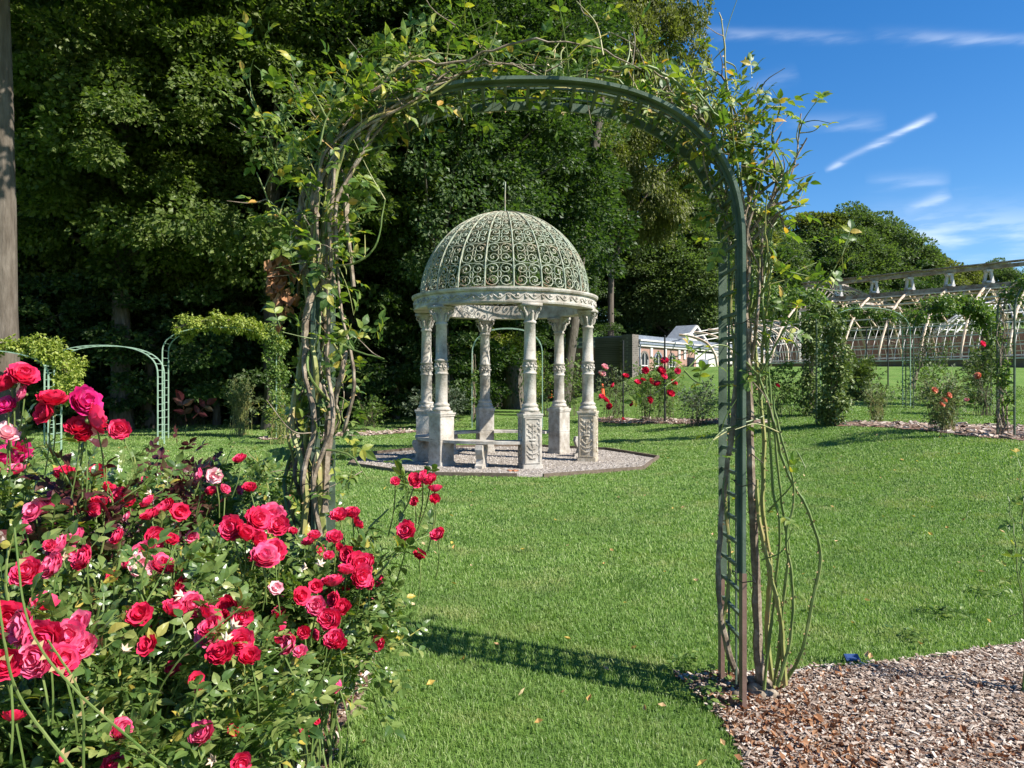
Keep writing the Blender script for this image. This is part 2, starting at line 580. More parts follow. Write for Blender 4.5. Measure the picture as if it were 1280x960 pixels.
M['bluetag'] = mat('blue_tag', [(.03, .06, .16)], .3)
M['lattice'] = mat('bleached_white_timber', [(.55, .53, .50), (.74, .73, .71)], .7, scale=2)
M['terra'] = mat('terracotta', [(.35, .13, .07), (.45, .2, .1)], .8)


# ------------------------------------------------------------------ terrain
def sstep(a, b, x):
    t = np.clip((np.asarray(x, float) - a) / (b - a), 0, 1)
    return t * t * (3 - 2 * t)


def TZ(x, y):
    x, y = np.asarray(x, float), np.asarray(y, float)
    z = .55 * sstep(3.5, 8.5, x) * sstep(4, 12, y)
    z = z + 1.75 * sstep(17, 46, y) * sstep(1, 11, x)
    z = z + .25 * sstep(24, 36, y)
    z = z + 14 * sstep(75, 190, y)
    z = z + 1.0 * sstep(-8, -40, x) * sstep(26, 60, y)
    return z


def PX(px, py, d):
    """the point the photo shows at (px, py), d metres away"""
    return np.array(((px - 640) / FPX * d, d, EYE + (HY - py) / FPX * d))


def G(px, py):
    """where the line of sight meets the ground"""
    a, b = (px - 640) / FPX, (HY - py) / FPX
    d = 1.0
    while d < 120:
        if EYE + b * d <= float(TZ(a * d, d)):
            break
        d *= 1.004
    return np.array((a * d, d, float(TZ(a * d, d))))


def on(x, y, dz=0.0):
    return (x, y, float(TZ(x, y)) + dz)


ax = np.concatenate([np.linspace(-400, -24, 24)[:-1], np.linspace(-24, 40, 129), np.linspace(40, 400, 24)[1:]])
ay = np.concatenate([np.linspace(-60, 0, 8)[:-1], np.linspace(0, 60, 121), np.linspace(60, 600, 46)[1:]])
XX, YY = np.meshgrid(ax, ay)
ZZ = TZ(XX, YY)
nx, ny = len(ax), len(ay)
mb = MB()
i = (np.arange(ny - 1)[:, None] * nx + np.arange(nx - 1)[None, :]).ravel()
mb.add(np.stack([XX, YY, ZZ], -1).reshape(-1, 3), np.stack([i, i + 1, i + nx + 1, i + nx], -1))
tag(mb.build('ground', M['lawn'], smooth=True), kind='structure')


def inside(poly, x, y):
    poly = np.asarray(poly, float)
    c = np.zeros(len(x), bool)
    j = len(poly) - 1
    for i in range(len(poly)):
        xi, yi = poly[i]; xj, yj = poly[j]
        k = ((yi > y) != (yj > y)) & (x < (xj - xi) * (y - yi) / (yj - yi + 1e-12) + xi)
        c ^= k
        j = i
    return c


def wiggle(P, amp=.03, k=5):
    Q = catmull(np.c_[P, np.zeros(len(P))], k)[:, :2]
    return Q + rng.normal(0, amp, Q.shape)


rb_far = [G(843, 846)[:2], G(920, 843)[:2], G(1000, 838)[:2], G(1130, 828)[:2], G(1280, 806)[:2], (4.2, 4.7), (6.5, 5.3)]
rb_left = [(.93, 1.0), (.93, 2.0), G(937, 985)[:2], G(925, 938)[:2], G(903, 905)[:2], G(872, 872)[:2], G(843, 846)[:2]]
BED_R = np.concatenate([wiggle(rb_far, .012), [(7, 4.5), (7, .6), (.95, .6)], wiggle(rb_left, .012)])
lb = [G(480, 775)[:2], G(466, 830)[:2], G(452, 875)[:2], G(428, 915)[:2], G(408, 965)[:2], (-.72, 2.0), (-.7, .9)]
BED_L = np.concatenate([wiggle(lb, .012), [(-5, .9), (-6, 6.5), (-2.6, 6.4), (-1.2, 5.4)]])
mb = MB(); mb.prism(BED_R, -.05, .008)
tag(mb.build('mulch_bed', M['mulch']), kind='structure')
mb = MB(); mb.prism(BED_L, -.05, .008)
tag(mb.build('mulch_bed', M['mulch']), kind='structure')

# curved beds farther back
STRIPS = []


def strip(far, near):
    a = catmull(np.array([G(*p) for p in far]), 8)
    b = catmull(np.array([G(*p) for p in near]), 8)
    ts = np.linspace(0, 1, 40)
    f = lambda P: np.stack([np.interp(ts * (len(P) - 1), np.arange(len(P)), P[:, k]) for k in range(2)], -1)
    a, b = f(a), f(b)
    a += rng.normal(0, .05, a.shape); b += rng.normal(0, .05, b.shape)
    STRIPS.append(np.concatenate([a, b[::-1]]))
    V = []
    for t in np.linspace(0, 1, 5):
        q = a * (1 - t) + b * t
        V.append(np.c_[q, TZ(q[:, 0], q[:, 1]) + .02 + .03 * math.sin(t * math.pi)])
    V = np.concatenate(V)
    i = (np.arange(4)[:, None] * 40 + np.arange(39)[None]).ravel()
    s_ = MB(); s_.add(V, np.stack([i, i + 40, i + 41, i + 1], -1))
    tag(s_.build('mulch_bed', M['mulch'], smooth=True), kind='structure')


strip([(1045, 529), (1130, 530), (1200, 532), (1280, 534), (1500, 545)], [(1045, 533), (1120, 536), (1185, 543), (1280, 552), (1500, 575)])
strip([(735, 522), (820, 524), (890, 525), (960, 526)], [(735, 527), (820, 530), (890, 531), (960, 530)])
strip([(330, 548), (400, 543), (460, 541), (520, 539)], [(330, 551), (400, 547), (460, 545), (520, 541)])

# ------------------------------------------------------------------ gravel circle
GC = np.array((-.14, 14.85))
NG = 9
oct_ = [(GC[0] + 3.08 * math.sin(R(12) + k * 2 * math.pi / NG), GC[1] - 3.0 * math.cos(R(12) + k * 2 * math.pi / NG)) for k in range(NG)]
mb = MB(); mb.prism(oct_, -.05, .012)
tag(mb.build('gravel_path', M['gravel']), kind='structure')
edg = thing('timber_edging', 'low weathered timber boards edging the gravel round the domed pavilion', 'edging', (GC[0], GC[1], 0))
for k in range(NG):
    a, b = np.array(oct_[k]) - GC, np.array(oct_[(k + 1) % NG]) - GC
    if k in (NG - 1,):
        b = a + (b - a) * .8
    mb = MB(); mb.bar((*a, .03), (*b, .03), .045, .07)
    mb.build('board', M['timber'], edg)
n = 5200
a = rng.uniform(0, 2 * math.pi, n); r = 2.85 * np.sqrt(rng.uniform(0, 1, n))
P = np.c_[GC[0] + r * np.cos(a), GC[1] + r * np.sin(a), np.full(n, .012)]
T_PEB = (np.array([(-.5, -.4, 0), (.5, -.45, 0), (.45, .45, 0), (-.4, .5, 0), (-.2, -.2, .35), (.25, -.2, .4), (.2, .2, .33), (-.2, .2, .4)]),
         [np.array([(4, 5, 6, 7), (0, 1, 5, 4), (1, 2, 6, 5), (2, 3, 7, 6), (3, 0, 4, 7)])])
mb = MB()
aa = rng.uniform(0, 6.28, n)
leaves(mb, P, np.c_[np.cos(aa), np.sin(aa), np.zeros(n)], np.tile((0, 0, 1.), (n, 1)), rng.uniform(.015, .04, n), T_PEB)
tag(mb.build('gravel', M['pebble']), kind='stuff')

# ------------------------------------------------------------------ mulch chips and litter
T_CHIP = (np.array([(-.22, 0, 0), (.2, .03, 0), (.24, .95, .02), (-.16, 1, 0), (-.2, 0, .1), (.18, .03, .13), (.22, .93, .1), (-.14, .97, .12)]),
          [np.array([(4, 5, 6, 7), (0, 1, 5, 4), (1, 2, 6, 5), (2, 3, 7, 6), (3, 0, 4, 7)])])


def scatter(poly, n, box, size, T, mname, name, tilt=.25, zoff=.008, wid=1.0, dens=None, kinds=None):
    x = rng.uniform(box[0], box[1], n); y = rng.uniform(box[2], box[3], n)
    k = inside(poly, x, y)
    if dens is not None:
        k &= rng.uniform(0, 1, n) < dens(x, y)
    x, y = x[k], y[k]
    q = len(x)
    a_ = rng.uniform(0, 6.28, q)
    mb_ = MB()
    leaves(mb_, np.c_[x, y, TZ(x, y) + zoff + rng.uniform(0, .016, q)], np.c_[np.cos(a_), np.sin(a_), rng.normal(0, tilt, q)],
           np.c_[rng.normal(0, tilt, q), rng.normal(0, tilt, q), np.ones(q)], rng.uniform(*size, q) * rng.choice([.6, 1, 1, 1.7], q), T, wid=wid)
    return tag(mb_.build(name, M[mname]), kind='stuff')


scatter(BED_R, 120000, (.5, 4.8, 2.5, 5.2), (.006, .021), T_CHIP, 'chip', 'wood_chips', wid=1.0, dens=lambda x, y: .95)
scatter(BED_L, 16000, (-3.0, -.5, 1.5, 5.5), (.010, .032), T_CHIP, 'chip', 'wood_chips', wid=.9)
T_CURL = (np.array([(0, 0, 0), (.36, .4, .25), (.1, 1, .3), (-.32, .5, .2), (0, .5, -.02)]), [np.array([(0, 1, 4), (1, 2, 4), (2, 3, 4), (3, 0, 4)])])
scatter(BED_R, 36000, (.5, 4.8, 2.5, 4.4), (.012, .027), T_CURL, 'deadleaf', 'dead_leaves', tilt=.5,
        dens=lambda x, y: .75 * np.exp(-((x - 1.15) ** 2 / .16 + (y - 3.4) ** 2 / .5)) + .5 * np.exp(-((x - 1.15) ** 2 / .05 + (y - 2.95) ** 2 / .2)) + .45 * np.exp(-((x - 2.1) ** 2 / .1 + (y - 3.0) ** 2 / .02)) + .03)
scatter(BED_L, 6000, (-2.6, -.6, 2.2, 4.5), (.016, .034), T_CURL, 'deadleaf', 'dead_leaves', tilt=.5, dens=lambda x, y: .5)
for S_ in STRIPS[:3]:
    x0, y0 = S_.min(0); x1, y1 = S_.max(0)
    scatter(S_, 3500, (x0, min(x1, 22), y0, y1), (.05, .12), T_CHIP, 'chip', 'wood_chips', zoff=.03)

# ------------------------------------------------------------------ grass blades
n = 2000000
dd = 2.5 + (30 - 2.5) * rng.uniform(0, 1, n) ** 1.9
xx = rng.uniform(-.78, .78, n) * dd
# keep more of the near ones: density per m2 falls with distance
dens = 11000 * (3.6 / np.maximum(dd, 3.6)) ** 1.75
pdfd = 1 / (1.9 * ((dd - 2.5) / 27.5 + 1e-6) ** (.9 / 1.9)) / 27.5 * n
keep = rng.uniform(0, 1, n) < np.clip(dens * 1.56 * dd / pdfd, 0, 1)
ok = keep
x, y = xx[ok], dd[ok]
bad = inside(BED_R, x, y) | inside(BED_L, x, y) | inside(oct_, x, y)
for S_ in STRIPS:
    bad |= inside(S_, x, y)
x, y = x[~bad], y[~bad]
q = len(x)
hgt = rng.uniform(.014, .034, q) * (1 + .012 * np.maximum(y - 4, 0))
# taller tufts along the bed edges
for B in (BED_R, BED_L):
    pass
wd = .0019 * np.maximum(1, y / 3.4)
cl = np.sin(x * 2.1 + 1.3 * np.sin(y * 1.7)) * np.cos(y * 2.7 + x)
a_ = rng.uniform(0, 6.28, q) * .6 + cl * 1.5
lean = rng.uniform(.1, .8, q)
dx, dy = np.cos(a_) * lean * hgt, np.sin(a_) * lean * hgt
pa = rng.uniform(0, 6.28, q)
wx, wy = np.cos(pa) * wd, np.sin(pa) * wd
z = TZ(x, y)
Vb = np.stack([np.c_[x - wx, y - wy, z], np.c_[x + wx, y + wy, z],
               np.c_[x + wx * .8 + dx * .35, y + wy * .8 + dy * .35, z + hgt * .6], np.c_[x - wx * .8 + dx * .35, y - wy * .8 + dy * .35, z + hgt * .6],
               np.c_[x + dx, y + dy, z + hgt * .95]], 1).reshape(-1, 3)
o5 = (np.arange(q) * 5)[:, None]
mb = MB()
mb.add(Vb, [o5 + np.array([[0, 1, 2, 3]]), o5 + np.array([[3, 2, 4]])])
print('blades', q)
tag(mb.build('grass', M['blade']), kind='stuff')
# fallen leaves on the lawn
n = 700
y = 2.8 + 16 * rng.uniform(0, 1, n) ** 1.4
x = rng.uniform(-.7, .7, n) * y
k = ~(inside(BED_R, x, y) | inside(BED_L, x, y) | inside(oct_, x, y))
x, y = x[k][:190], y[k][:190]
q = len(x); a_ = rng.uniform(0, 6.28, q)
mb = MB()
leaves(mb, np.c_[x, y, TZ(x, y) + .035], np.c_[np.cos(a_), np.sin(a_), rng.normal(0, .3, q)], np.c_[rng.normal(0, .4, (q, 2)), np.ones(q)], rng.uniform(.025, .05, q) * (1 + y * .02), T_CURL)
tag(mb.build('fallen_leaves', M['yleaf']), kind='stuff')
# broad weeds at the bed edge
mb = MB()
for px, py, cnt in ((880, 880, 60), (890, 862, 40), (1180, 770, 90), (1140, 800, 60), (1230, 745, 70), (870, 835, 50)):
    g = G(px, py)
    aa = rng.uniform(0, 6.28, cnt); rr = rng.uniform(0, .16, cnt)
    leaves(mb, np.c_[g[0] + rr * np.cos(aa), g[1] + rr * np.sin(aa), np.full(cnt, .02) + rng.uniform(0, .03, cnt)], np.c_[np.cos(aa * 3), np.sin(aa * 3), np.full(cnt, .3)],
           np.c_[rng.normal(0, .3, (cnt, 2)), np.ones(cnt)], rng.uniform(.02, .045, cnt), T_NEAR)
tag(mb.build('weeds', M['vineleaf']), kind='stuff')

# ------------------------------------------------------------------ domed pavilion
gz = thing('garden_pavilion', 'round pavilion of six carved stone columns under a green wrought iron scroll dome', 'pavilion', (GC[0], GC[1], .012))
CA = [16, 76, 136, 196, 256, 316]
RC = 1.66


def column_meshes():
    sh = MB()
    # moulded foot, shaft, decorated drum, neck
    sh.lathe([(0, 1.0), (.165, 1.0), (.17, 1.03), (.15, 1.06), (.135, 1.075), (.15, 1.09), (.15, 1.115), (.12, 1.135), (.112, 1.16), (.11, 1.66), (.125, 1.67), (.125, 1.69), (.112, 1.70),
              (.112, 1.71), (.112, 1.90), (.125, 1.91), (.125, 1.93), (.108, 1.945), (.098, 2.56), (.115, 2.57), (.115, 2.595), (.1, 2.61), (.1, 2.64)], 20)
    for k in range(8):
        a = k * math.pi / 4
        for zz, rr in ((1.76, .022), (1.80, .034), (1.85, .022)):
            sh.blob((math.cos(a + zz * 3) * .112, math.sin(a + zz * 3) * .112, zz), rr, 7, 4, sc=(1, 1, .8))
        P = [(math.cos(a + t * .75) * .118, math.sin(a + t * .75) * .118, 1.81 + .06 * math.sin(t * 6.28)) for t in np.linspace(0, 1, 8)]
        sh.tube(P, .009, 4)
    me_s = sh.mesh('column', M['stone'], True)
    cp = MB()
    cp.lathe([(.1, 2.64), (.105, 2.70), (.12, 2.80), (.165, 2.855), (.17, 2.86), (0, 2.86)], 16)
    cp.box((0, 0, 2.89), (.36, .36, .055))
    for k in range(8):
        a = k * math.pi / 4
        c_, s_ = math.cos(a), math.sin(a)
        P = [(c_ * r_, s_ * r_, z_) for r_, z_ in ((.10, 2.64), (.125, 2.70), (.14, 2.755), (.17, 2.77), (.175, 2.75))]
        cp.tube(P, [.026, .03, .026, .018, .01], 5)
    for k in range(4):
        a = math.pi / 4 + k * math.pi / 2
        c_, s_ = math.cos(a), math.sin(a)
        P = []
        for t in np.linspace(0, 1, 14):
            th = t * 2.2 * math.pi
            rr = .052 * (1 - .75 * t)
            P.append((c_ * (.175 + rr * math.sin(th)), s_ * (.175 + rr * math.sin(th)), 2.815 + rr * math.cos(th) * 1.0))
        cp.tube(P, .016, 5)
    me_c = cp.mesh('capital', M['stone'], True)

    def pedestal(kind, mt):
        pd = MB()
        w = .335
        ch = .012
        for z0, z1, ww in ((0, .07, w + .03), (.07, .47, w), (.474, .90, w), (.90, .935, w + .03), (.935, .965, w + .05), (.965, 1.0, w - .03)):
            h = ww / 2
            c2 = ch
            pd.prism([(-h + c2, -h), (h - c2, -h), (h, -h + c2), (h, h - c2), (h - c2, h), (-h + c2, h), (-h, h - c2), (-h, -h + c2)], z0, z1)
        if kind == 'carved':
            for rot in (0, math.pi / 2, -math.pi / 2):
                q = MB()
                f = -w / 2 - .004
                # frame of the panel
                for x_ in (-.13, .13):
                    q.box((x_, f, .49), (.018, .02, .80))
                for z_ in (.10, .88):
                    q.box((0, f, z_), (.25, .02, .018))
                # a vase with flowers in relief
                P = [(0, f, .16 + .62 * t) for t in np.linspace(0, 1, 8)]
                q.tube(P, .009, 5)
                q.blob((0, f, .50), .045, 8, 5, sc=(1.5, .4, .5))
                q.blob((0, f, .44), .035, 8, 5, sc=(1, .4, .9))
                for s_ in (-1, 1):
                    for z_, l_ in ((.18, .10), (.26, .12), (.34, .09)):
                        P = [(s_ * l_ * t, f, z_ + .07 * t * t) for t in np.linspace(0, 1, 6)]
                        q.tube(P, [.012, .016, .018, .014, .01, .004], 5)
                        q.blob((s_ * l_, f, z_ + .07), .022, 6, 4, sc=(1, .5, 1))
                    for z_, x_ in ((.56, .045), (.60, .105), (.66, .055), (.71, .11), (.76, .05), (.80, .10)):
                        q.blob((s_ * x_, f, z_), .027, 7, 4, sc=(1, .55, 1))
                        q.tube([(0, f, z_ - .05), (s_ * x_ * .6, f, z_ - .03), (s_ * x_, f, z_)], .006, 4)
                V = np.concatenate(q.v)
                c_, s_ = math.cos(rot), math.sin(rot)
                V = V @ np.array([[c_, s_, 0], [-s_, c_, 0], [0, 0, 1]])
                pd.add(V, [f_ for f_ in q.f])
        return pd.mesh('pedestal', mt)
    return me_s, me_c, {k: pedestal(*k) for k in (('carved', M['stone']), ('carved', M['stonedk']), ('plain', M['stone']))}


def _fix():
    pass


me_s, me_c, ped = column_meshes()
for q, an in enumerate(CA):
    a = R(an)
    co = link('column', me_s, gz, (RC * math.sin(a), -RC * math.cos(a), 0), a)
    link('capital', me_c, co)
    key = ('carved', M['stone']) if an == 16 else (('carved', M['stonedk']) if an == 76 else ('plain', M['stone']))
    link('pedestal', ped[key], co)

en = MB()
en.lathe([(1.50, 2.92), (1.80, 2.92), (1.81, 2.95), (1.79, 2.955), (1.79, 3.12), (1.83, 3.135), (1.845, 3.165), (1.845, 3.19), (1.66, 3.205), (1.52, 3.20), (1.50, 3.19), (1.50, 2.92)], 96)
eo = en.build('entablature', M['stone'], gz)
rl = MB()
for k in range(36):
    a0_ = k * 2 * math.pi / 36
    P = []
    for t in np.linspace(0, 1, 9):
        a = a0_ + t * 2 * math.pi / 36
        P.append((1.797 * math.sin(a), -1.797 * math.cos(a), 3.04 + .045 * math.sin(t * 2 * math.pi)))
    rl.tube(P, .011, 5)
    for t, s_ in ((.25, -1), (.75, 1)):
        Q = []
        for u in np.linspace(0, 1, 10):
            th = u * 1.7 * math.pi
            rr = .042 * (1 - .6 * u)
            a = a0_ + t * 2 * math.pi / 36 + rr * math.sin(th) / 1.8
            Q.append((1.797 * math.sin(a), -1.797 * math.cos(a), 3.04 + s_ * (.0 + rr * math.cos(th)) + s_ * .0))
        rl.tube(Q, .010, 4)
        a = a0_ + t * 2 * math.pi / 36
        rl.blob((1.795 * math.sin(a), -1.795 * math.cos(a), 3.04 + .02 * s_), .026, 7, 4)
rl.build('carved_frieze', M['stone'], eo, smooth=True)

# the iron dome
NR = 20
RD, HD, Z0 = 1.655, 1.63, 3.205


def dome(th, ph, dr=0.0):
    return ((RD + dr) * math.cos(ph) * math.sin(th), -(RD + dr) * math.cos(ph) * math.cos(th), Z0 + (HD + dr) * math.sin(ph) + .03 * ph)


rbm = MB()
rbm.tube([dome(0, p, .012) for p in np.linspace(0, 1.50, 26)], .015, 5)
me_r = rbm.mesh('rib', M['patina'], True)
pn = MB()
half = math.pi / NR
ph = .015
row = 0
while ph < 1.30:
    h_ = .245 * math.cos(ph) ** .9 + .012
    wA = half * .96

    def cell(x, y, dr=0.0):
        return dome(x * wA, ph + (y + 1) / 2 * h_, dr)
    for s_ in (-1, 1):
        nt_ = 13 if ph < .9 else 8
        top = []
        for t in np.linspace(0, 1, nt_):
            th = math.pi - t * 2.75 * math.pi
            rr = .46 * (1 - t) ** .8 + .07
            top.append((.48 + rr * math.cos(th) * 1.0, .47 + rr * math.sin(th)))
        path = [(-x, -y) for x, y in top]
        top = [(x - .96, y) for x, y in top]          # centre at x = -.48
        bot = [(x, -y) for x, y in top]
        pts = [(s_ * x, y) for x, y in bot[::-1] + top]
        pn.tube([cell(x, y) for x, y in pts], .0102, 4, cap=False)
        # small eye of each scroll
        if ph < 1.0:
            for yy in (-.47, .47):
                pn.blob(cell(-s_ * .48, yy), .022, 5, 3)
    # joining arc between rows
    pn.tube([cell(x, 1 - .30 * x * x * (1 if row % 2 == 0 else .8)) for x in np.linspace(-1, 1, 7)], .009, 4, cap=False)
    if ph < 1.1:
        P = [cell(.13 * math.cos(t), .30 * math.sin(t)) for t in np.linspace(0, 2 * math.pi, 8)]
        pn.tube(P, .010, 4, cap=False)
    ph += h_
    row += 1
me_p = pn.mesh('scroll_panel', M['patina'], True)
for k in range(NR):
    a = R(-12) + k * 2 * math.pi / NR
    link('rib', me_r, gz, (0, 0, 0), a)
    link('scroll_panel', me_p, gz, (0, 0, 0), a + half)
hp = MB()
hp.lathe([(RD - .02, 3.195), (RD + .035, 3.195), (RD + .035, 3.225), (RD - .02, 3.225)], 72)
hp.lathe([(.13, 4.865), (.15, 4.885), (.10, 4.905), (.0, 4.91)], 20)
hp.build('iron_hoop', M['patina'], gz)
fn = MB()
fn.tube([(0, 0, 4.88), (0, 0, 5.2), (.005, 0, 5.52)], .016, 6)
fn.tube([(-.035, 0, 5.46), (-.03, 0, 5.50), (0, 0, 5.52)], .008, 4)
fn.build('finial_rod', M['patina'], gz)


def arc_slab(mb_, a0, a1, r0, r1, z0, z1, n=14):
    V = []
    for t in np.linspace(a0, a1, n):
        for r_, z_ in ((r0, z0), (r1, z0), (r1, z1), (r0, z1)):
            V.append((r_ * math.sin(t), -r_ * math.cos(t), z_))
    i = np.arange(n - 1)[:, None] * 4; j = np.arange(4)[None]; j2 = (j + 1) % 4
    mb_.add(V, np.stack([i + j, i + j2, i + 4 + j2, i + 4 + j], -1).reshape(-1, 4))
    mb_.add(V[:4], np.array([[3, 2, 1, 0]])); mb_.add(V[-4:], np.array([[0, 1, 2, 3]]))


def bench_leg(ang, r0=RC - .22, dep=.40, h=.41):
    """scroll-sided slab leg, standing radially"""
    q = MB()
    prof = [(-.20, 0), (.20, 0), (.20, .05), (.13, .08), (.11, .16), (.16, .24), (.19, .33), (.17, .41), (-.17, .41), (-.19, .33), (-.16, .24), (-.11, .16), (-.13, .08), (-.20, .05)]
    ra = RC - .0
    n_ = len(prof)
    V = []
    for w in (-.065, .065):
        for x_, z_ in prof:
            V.append((w, x_ * dep / .40, z_ * h / .41))
    V = np.array(V)
    i = np.arange(n_); j = (i + 1) % n_
    F = [np.stack([i, j, j + n_, i + n_], -1), np.array([list(range(n_))[::-1]]), np.array([list(range(n_, 2 * n_))])]
    c_, s_ = math.cos(ang), math.sin(ang)
    V = V @ np.array([[c_, s_, 0], [-s_, c_, 0], [0, 0, 1]]) + np.array((ra * math.sin(ang), -ra * math.cos(ang), 0))
    q.add(V, F)
    q.blob((ra * math.sin(ang) + .02, -ra * math.cos(ang) - .02, h * .72), .09, 8, 5, sc=(.9, .9, 1))
    return q


for a0_, a1_, lab, slab in ((-44, 16, 'curved pale stone bench with a scroll leg between the two front pedestals', 1), (256, 316, 'curved stone bench with a thick swelling leg at the left side of the pavilion', 1),
                      (196, 256, 'curved stone bench at the back left between two pavilion pedestals', 1), (136, 196, 'curved stone bench at the back of the pavilion right of the rear column', 1),
                      (76, 136, 'lone scroll bench leg without a seat behind the pavilion\'s rightmost pedestal', 0)):
    b = thing('stone_bench' if slab else 'bench_support', lab, 'bench', (GC[0], GC[1], .012), 0, 'stone benches round the pavilion' if slab else None)
    if slab:
        s_ = MB(); arc_slab(s_, R(a0_ + 5.5), R(a1_ - 5.5), RC - .30, RC + .12, .425, .475)
        s_.build('seat', M['stone'], b)
    bench_leg(R((a0_ + a1_) / 2)).build('leg', M['stone'], b)
g = G(641, 590)
mb = MB()
for k in range(5):
    a = k * 1.3
    mb.box((.05 * math.cos(a), .03 * math.sin(a), .012), (.10, .05, .018), a)
tag(mb.build('broken_tile', M['terra'], loc=tuple(g + np.array((0, 0, .012)))), 'small broken terracotta pieces on the gravel by the front pedestal', 'tile')


# ------------------------------------------------------------------ garden arches
def hoop(cx, hw, zs, zt, n=26, e=2.5, z0=0.0, foot=10):
    """outline of an arch in its own plane: vertical legs to zs, rounded top to zt"""
    L = [(cx - hw, z) for z in np.linspace(z0, zs, foot, endpoint=False)]
    T = []
    for t in np.linspace(math.pi, 0, n):
        c_, s_ = math.cos(t), math.sin(t)
        T.append((cx + hw * math.copysign(abs(c_) ** (2 / e), c_), zs + (zt - zs) * abs(s_) ** (2 / e)))
    Rr = [(cx + hw, z) for z in np.linspace(zs, z0, foot + 1)][1:]
    return np.array(L + T + Rr)


def resample(P, step):
    P = np.asarray(P)
    d = np.r_[0, np.cumsum(np.linalg.norm(np.diff(P, axis=0), axis=1))]
    t = np.arange(0, d[-1], step)
    return np.stack([np.interp(t, d, P[:, k]) for k in range(P.shape[1])], -1)


# the near arch
ach = thing('rose_arch', 'tall dark green painted metal arch in the foreground overgrown with climbing roses', 'garden arch', (.075, 3.6, 0))
HW, ZS, ZT = .985, 2.12, 2.90
YF, YR = -.18, .17
H = hoop(0, HW, ZS, ZT, 40, 2.45, .0, 14)
Hs = resample(H, .05)
for nm_, yy, zt_b in (('front_hoop', YF, .62), ('rear_hoop', YR, .50)):
    P = np.c_[Hs[:, 0], np.full(len(Hs), yy), Hs[:, 1]]
    up = P[:, 2] > zt_b
    mb = MB(); mb.ribbon(P[up], .046, .016, (0, 1, 0))
    # a welded lip makes it an angle section
    P2 = P.copy(); c0 = np.array((0, 0, 2.0)); 
    mb.ribbon(P[up] + np.array((0, .023 if yy < 0 else -.023, 0)), .005, .042, (0, 1, 0))
    o = mb.build(nm_, M['archgreen'], ach)
    for side in (-1, 1):
        k = (~up) & (np.sign(P[:, 0]) == side)
        q = P[k]
        q = q[np.argsort(q[:, 2])]
        q[0, 2] = -.02
        q = np.vstack([q, q[-1] + (0, 0, .06)])
        mb = MB(); mb.ribbon(q, .052, .02, (0, 1, 0))
        tag(mb.build('lower_post', M['archbrown'], o), 'unpainted brown foot of the green hoop')
rg_ = MB()
for p in resample(H, .108)[1:]:
    if p[1] < .25:
        continue
    # direction of the normal in the arch's plane
    rg_.bar((p[0], YF, p[1]), (p[0], YR, p[1]), .015, .015)
rg_.build('rungs', M['archgreen'], ach)
mb = MB()
Hi = resample(hoop(0, HW + .006, ZS, ZT + .006, 40, 2.45, 0.05), .06)
for yy in (-.06, .06):
    mb.tube(np.c_[Hi[:, 0], np.full(len(Hi), yy), Hi[:, 1]], .006, 5)
mb.build('stiffening_rod', M['archgreen'], ach)
mb = MB()
for z_ in (.62, 1.05, 1.35, 1.78):
    for side in (-1, 1):
        mb.tube([(side * HW + .04 * math.cos(t), YF + .12 * math.sin(t) - .01, z_ + .01 * math.sin(t * 3)) for t in np.linspace(0, 6.28, 14)], .0025, 4)
mb.build('tie_wire', M['wire'], ach)


def garden_arch(name, label, c, rz, hw, zs, zt, dep, matn='archgreen', step=.2, group=None, w=.035):
    t = thing(name, label, 'garden arch', c, rz, group)
    H_ = resample(hoop(0, hw, zs, zt, 22, 2.4, 0, 6), .08)
    for nm_, yy in (('front_hoop', -dep / 2), ('rear_hoop', dep / 2)):
        mb_ = MB(); mb_.ribbon(np.c_[H_[:, 0], np.full(len(H_), yy), H_[:, 1]], w, .018, (0, 1, 0))
        mb_.build(nm_, M[matn], t)
    mb_ = MB()
    for p in resample(H_, step)[1:]:
        mb_.bar((p[0], -dep / 2, p[1]), (p[0], dep / 2, p[1]), .014)
    mb_.build('rungs', M[matn], t)
    return t


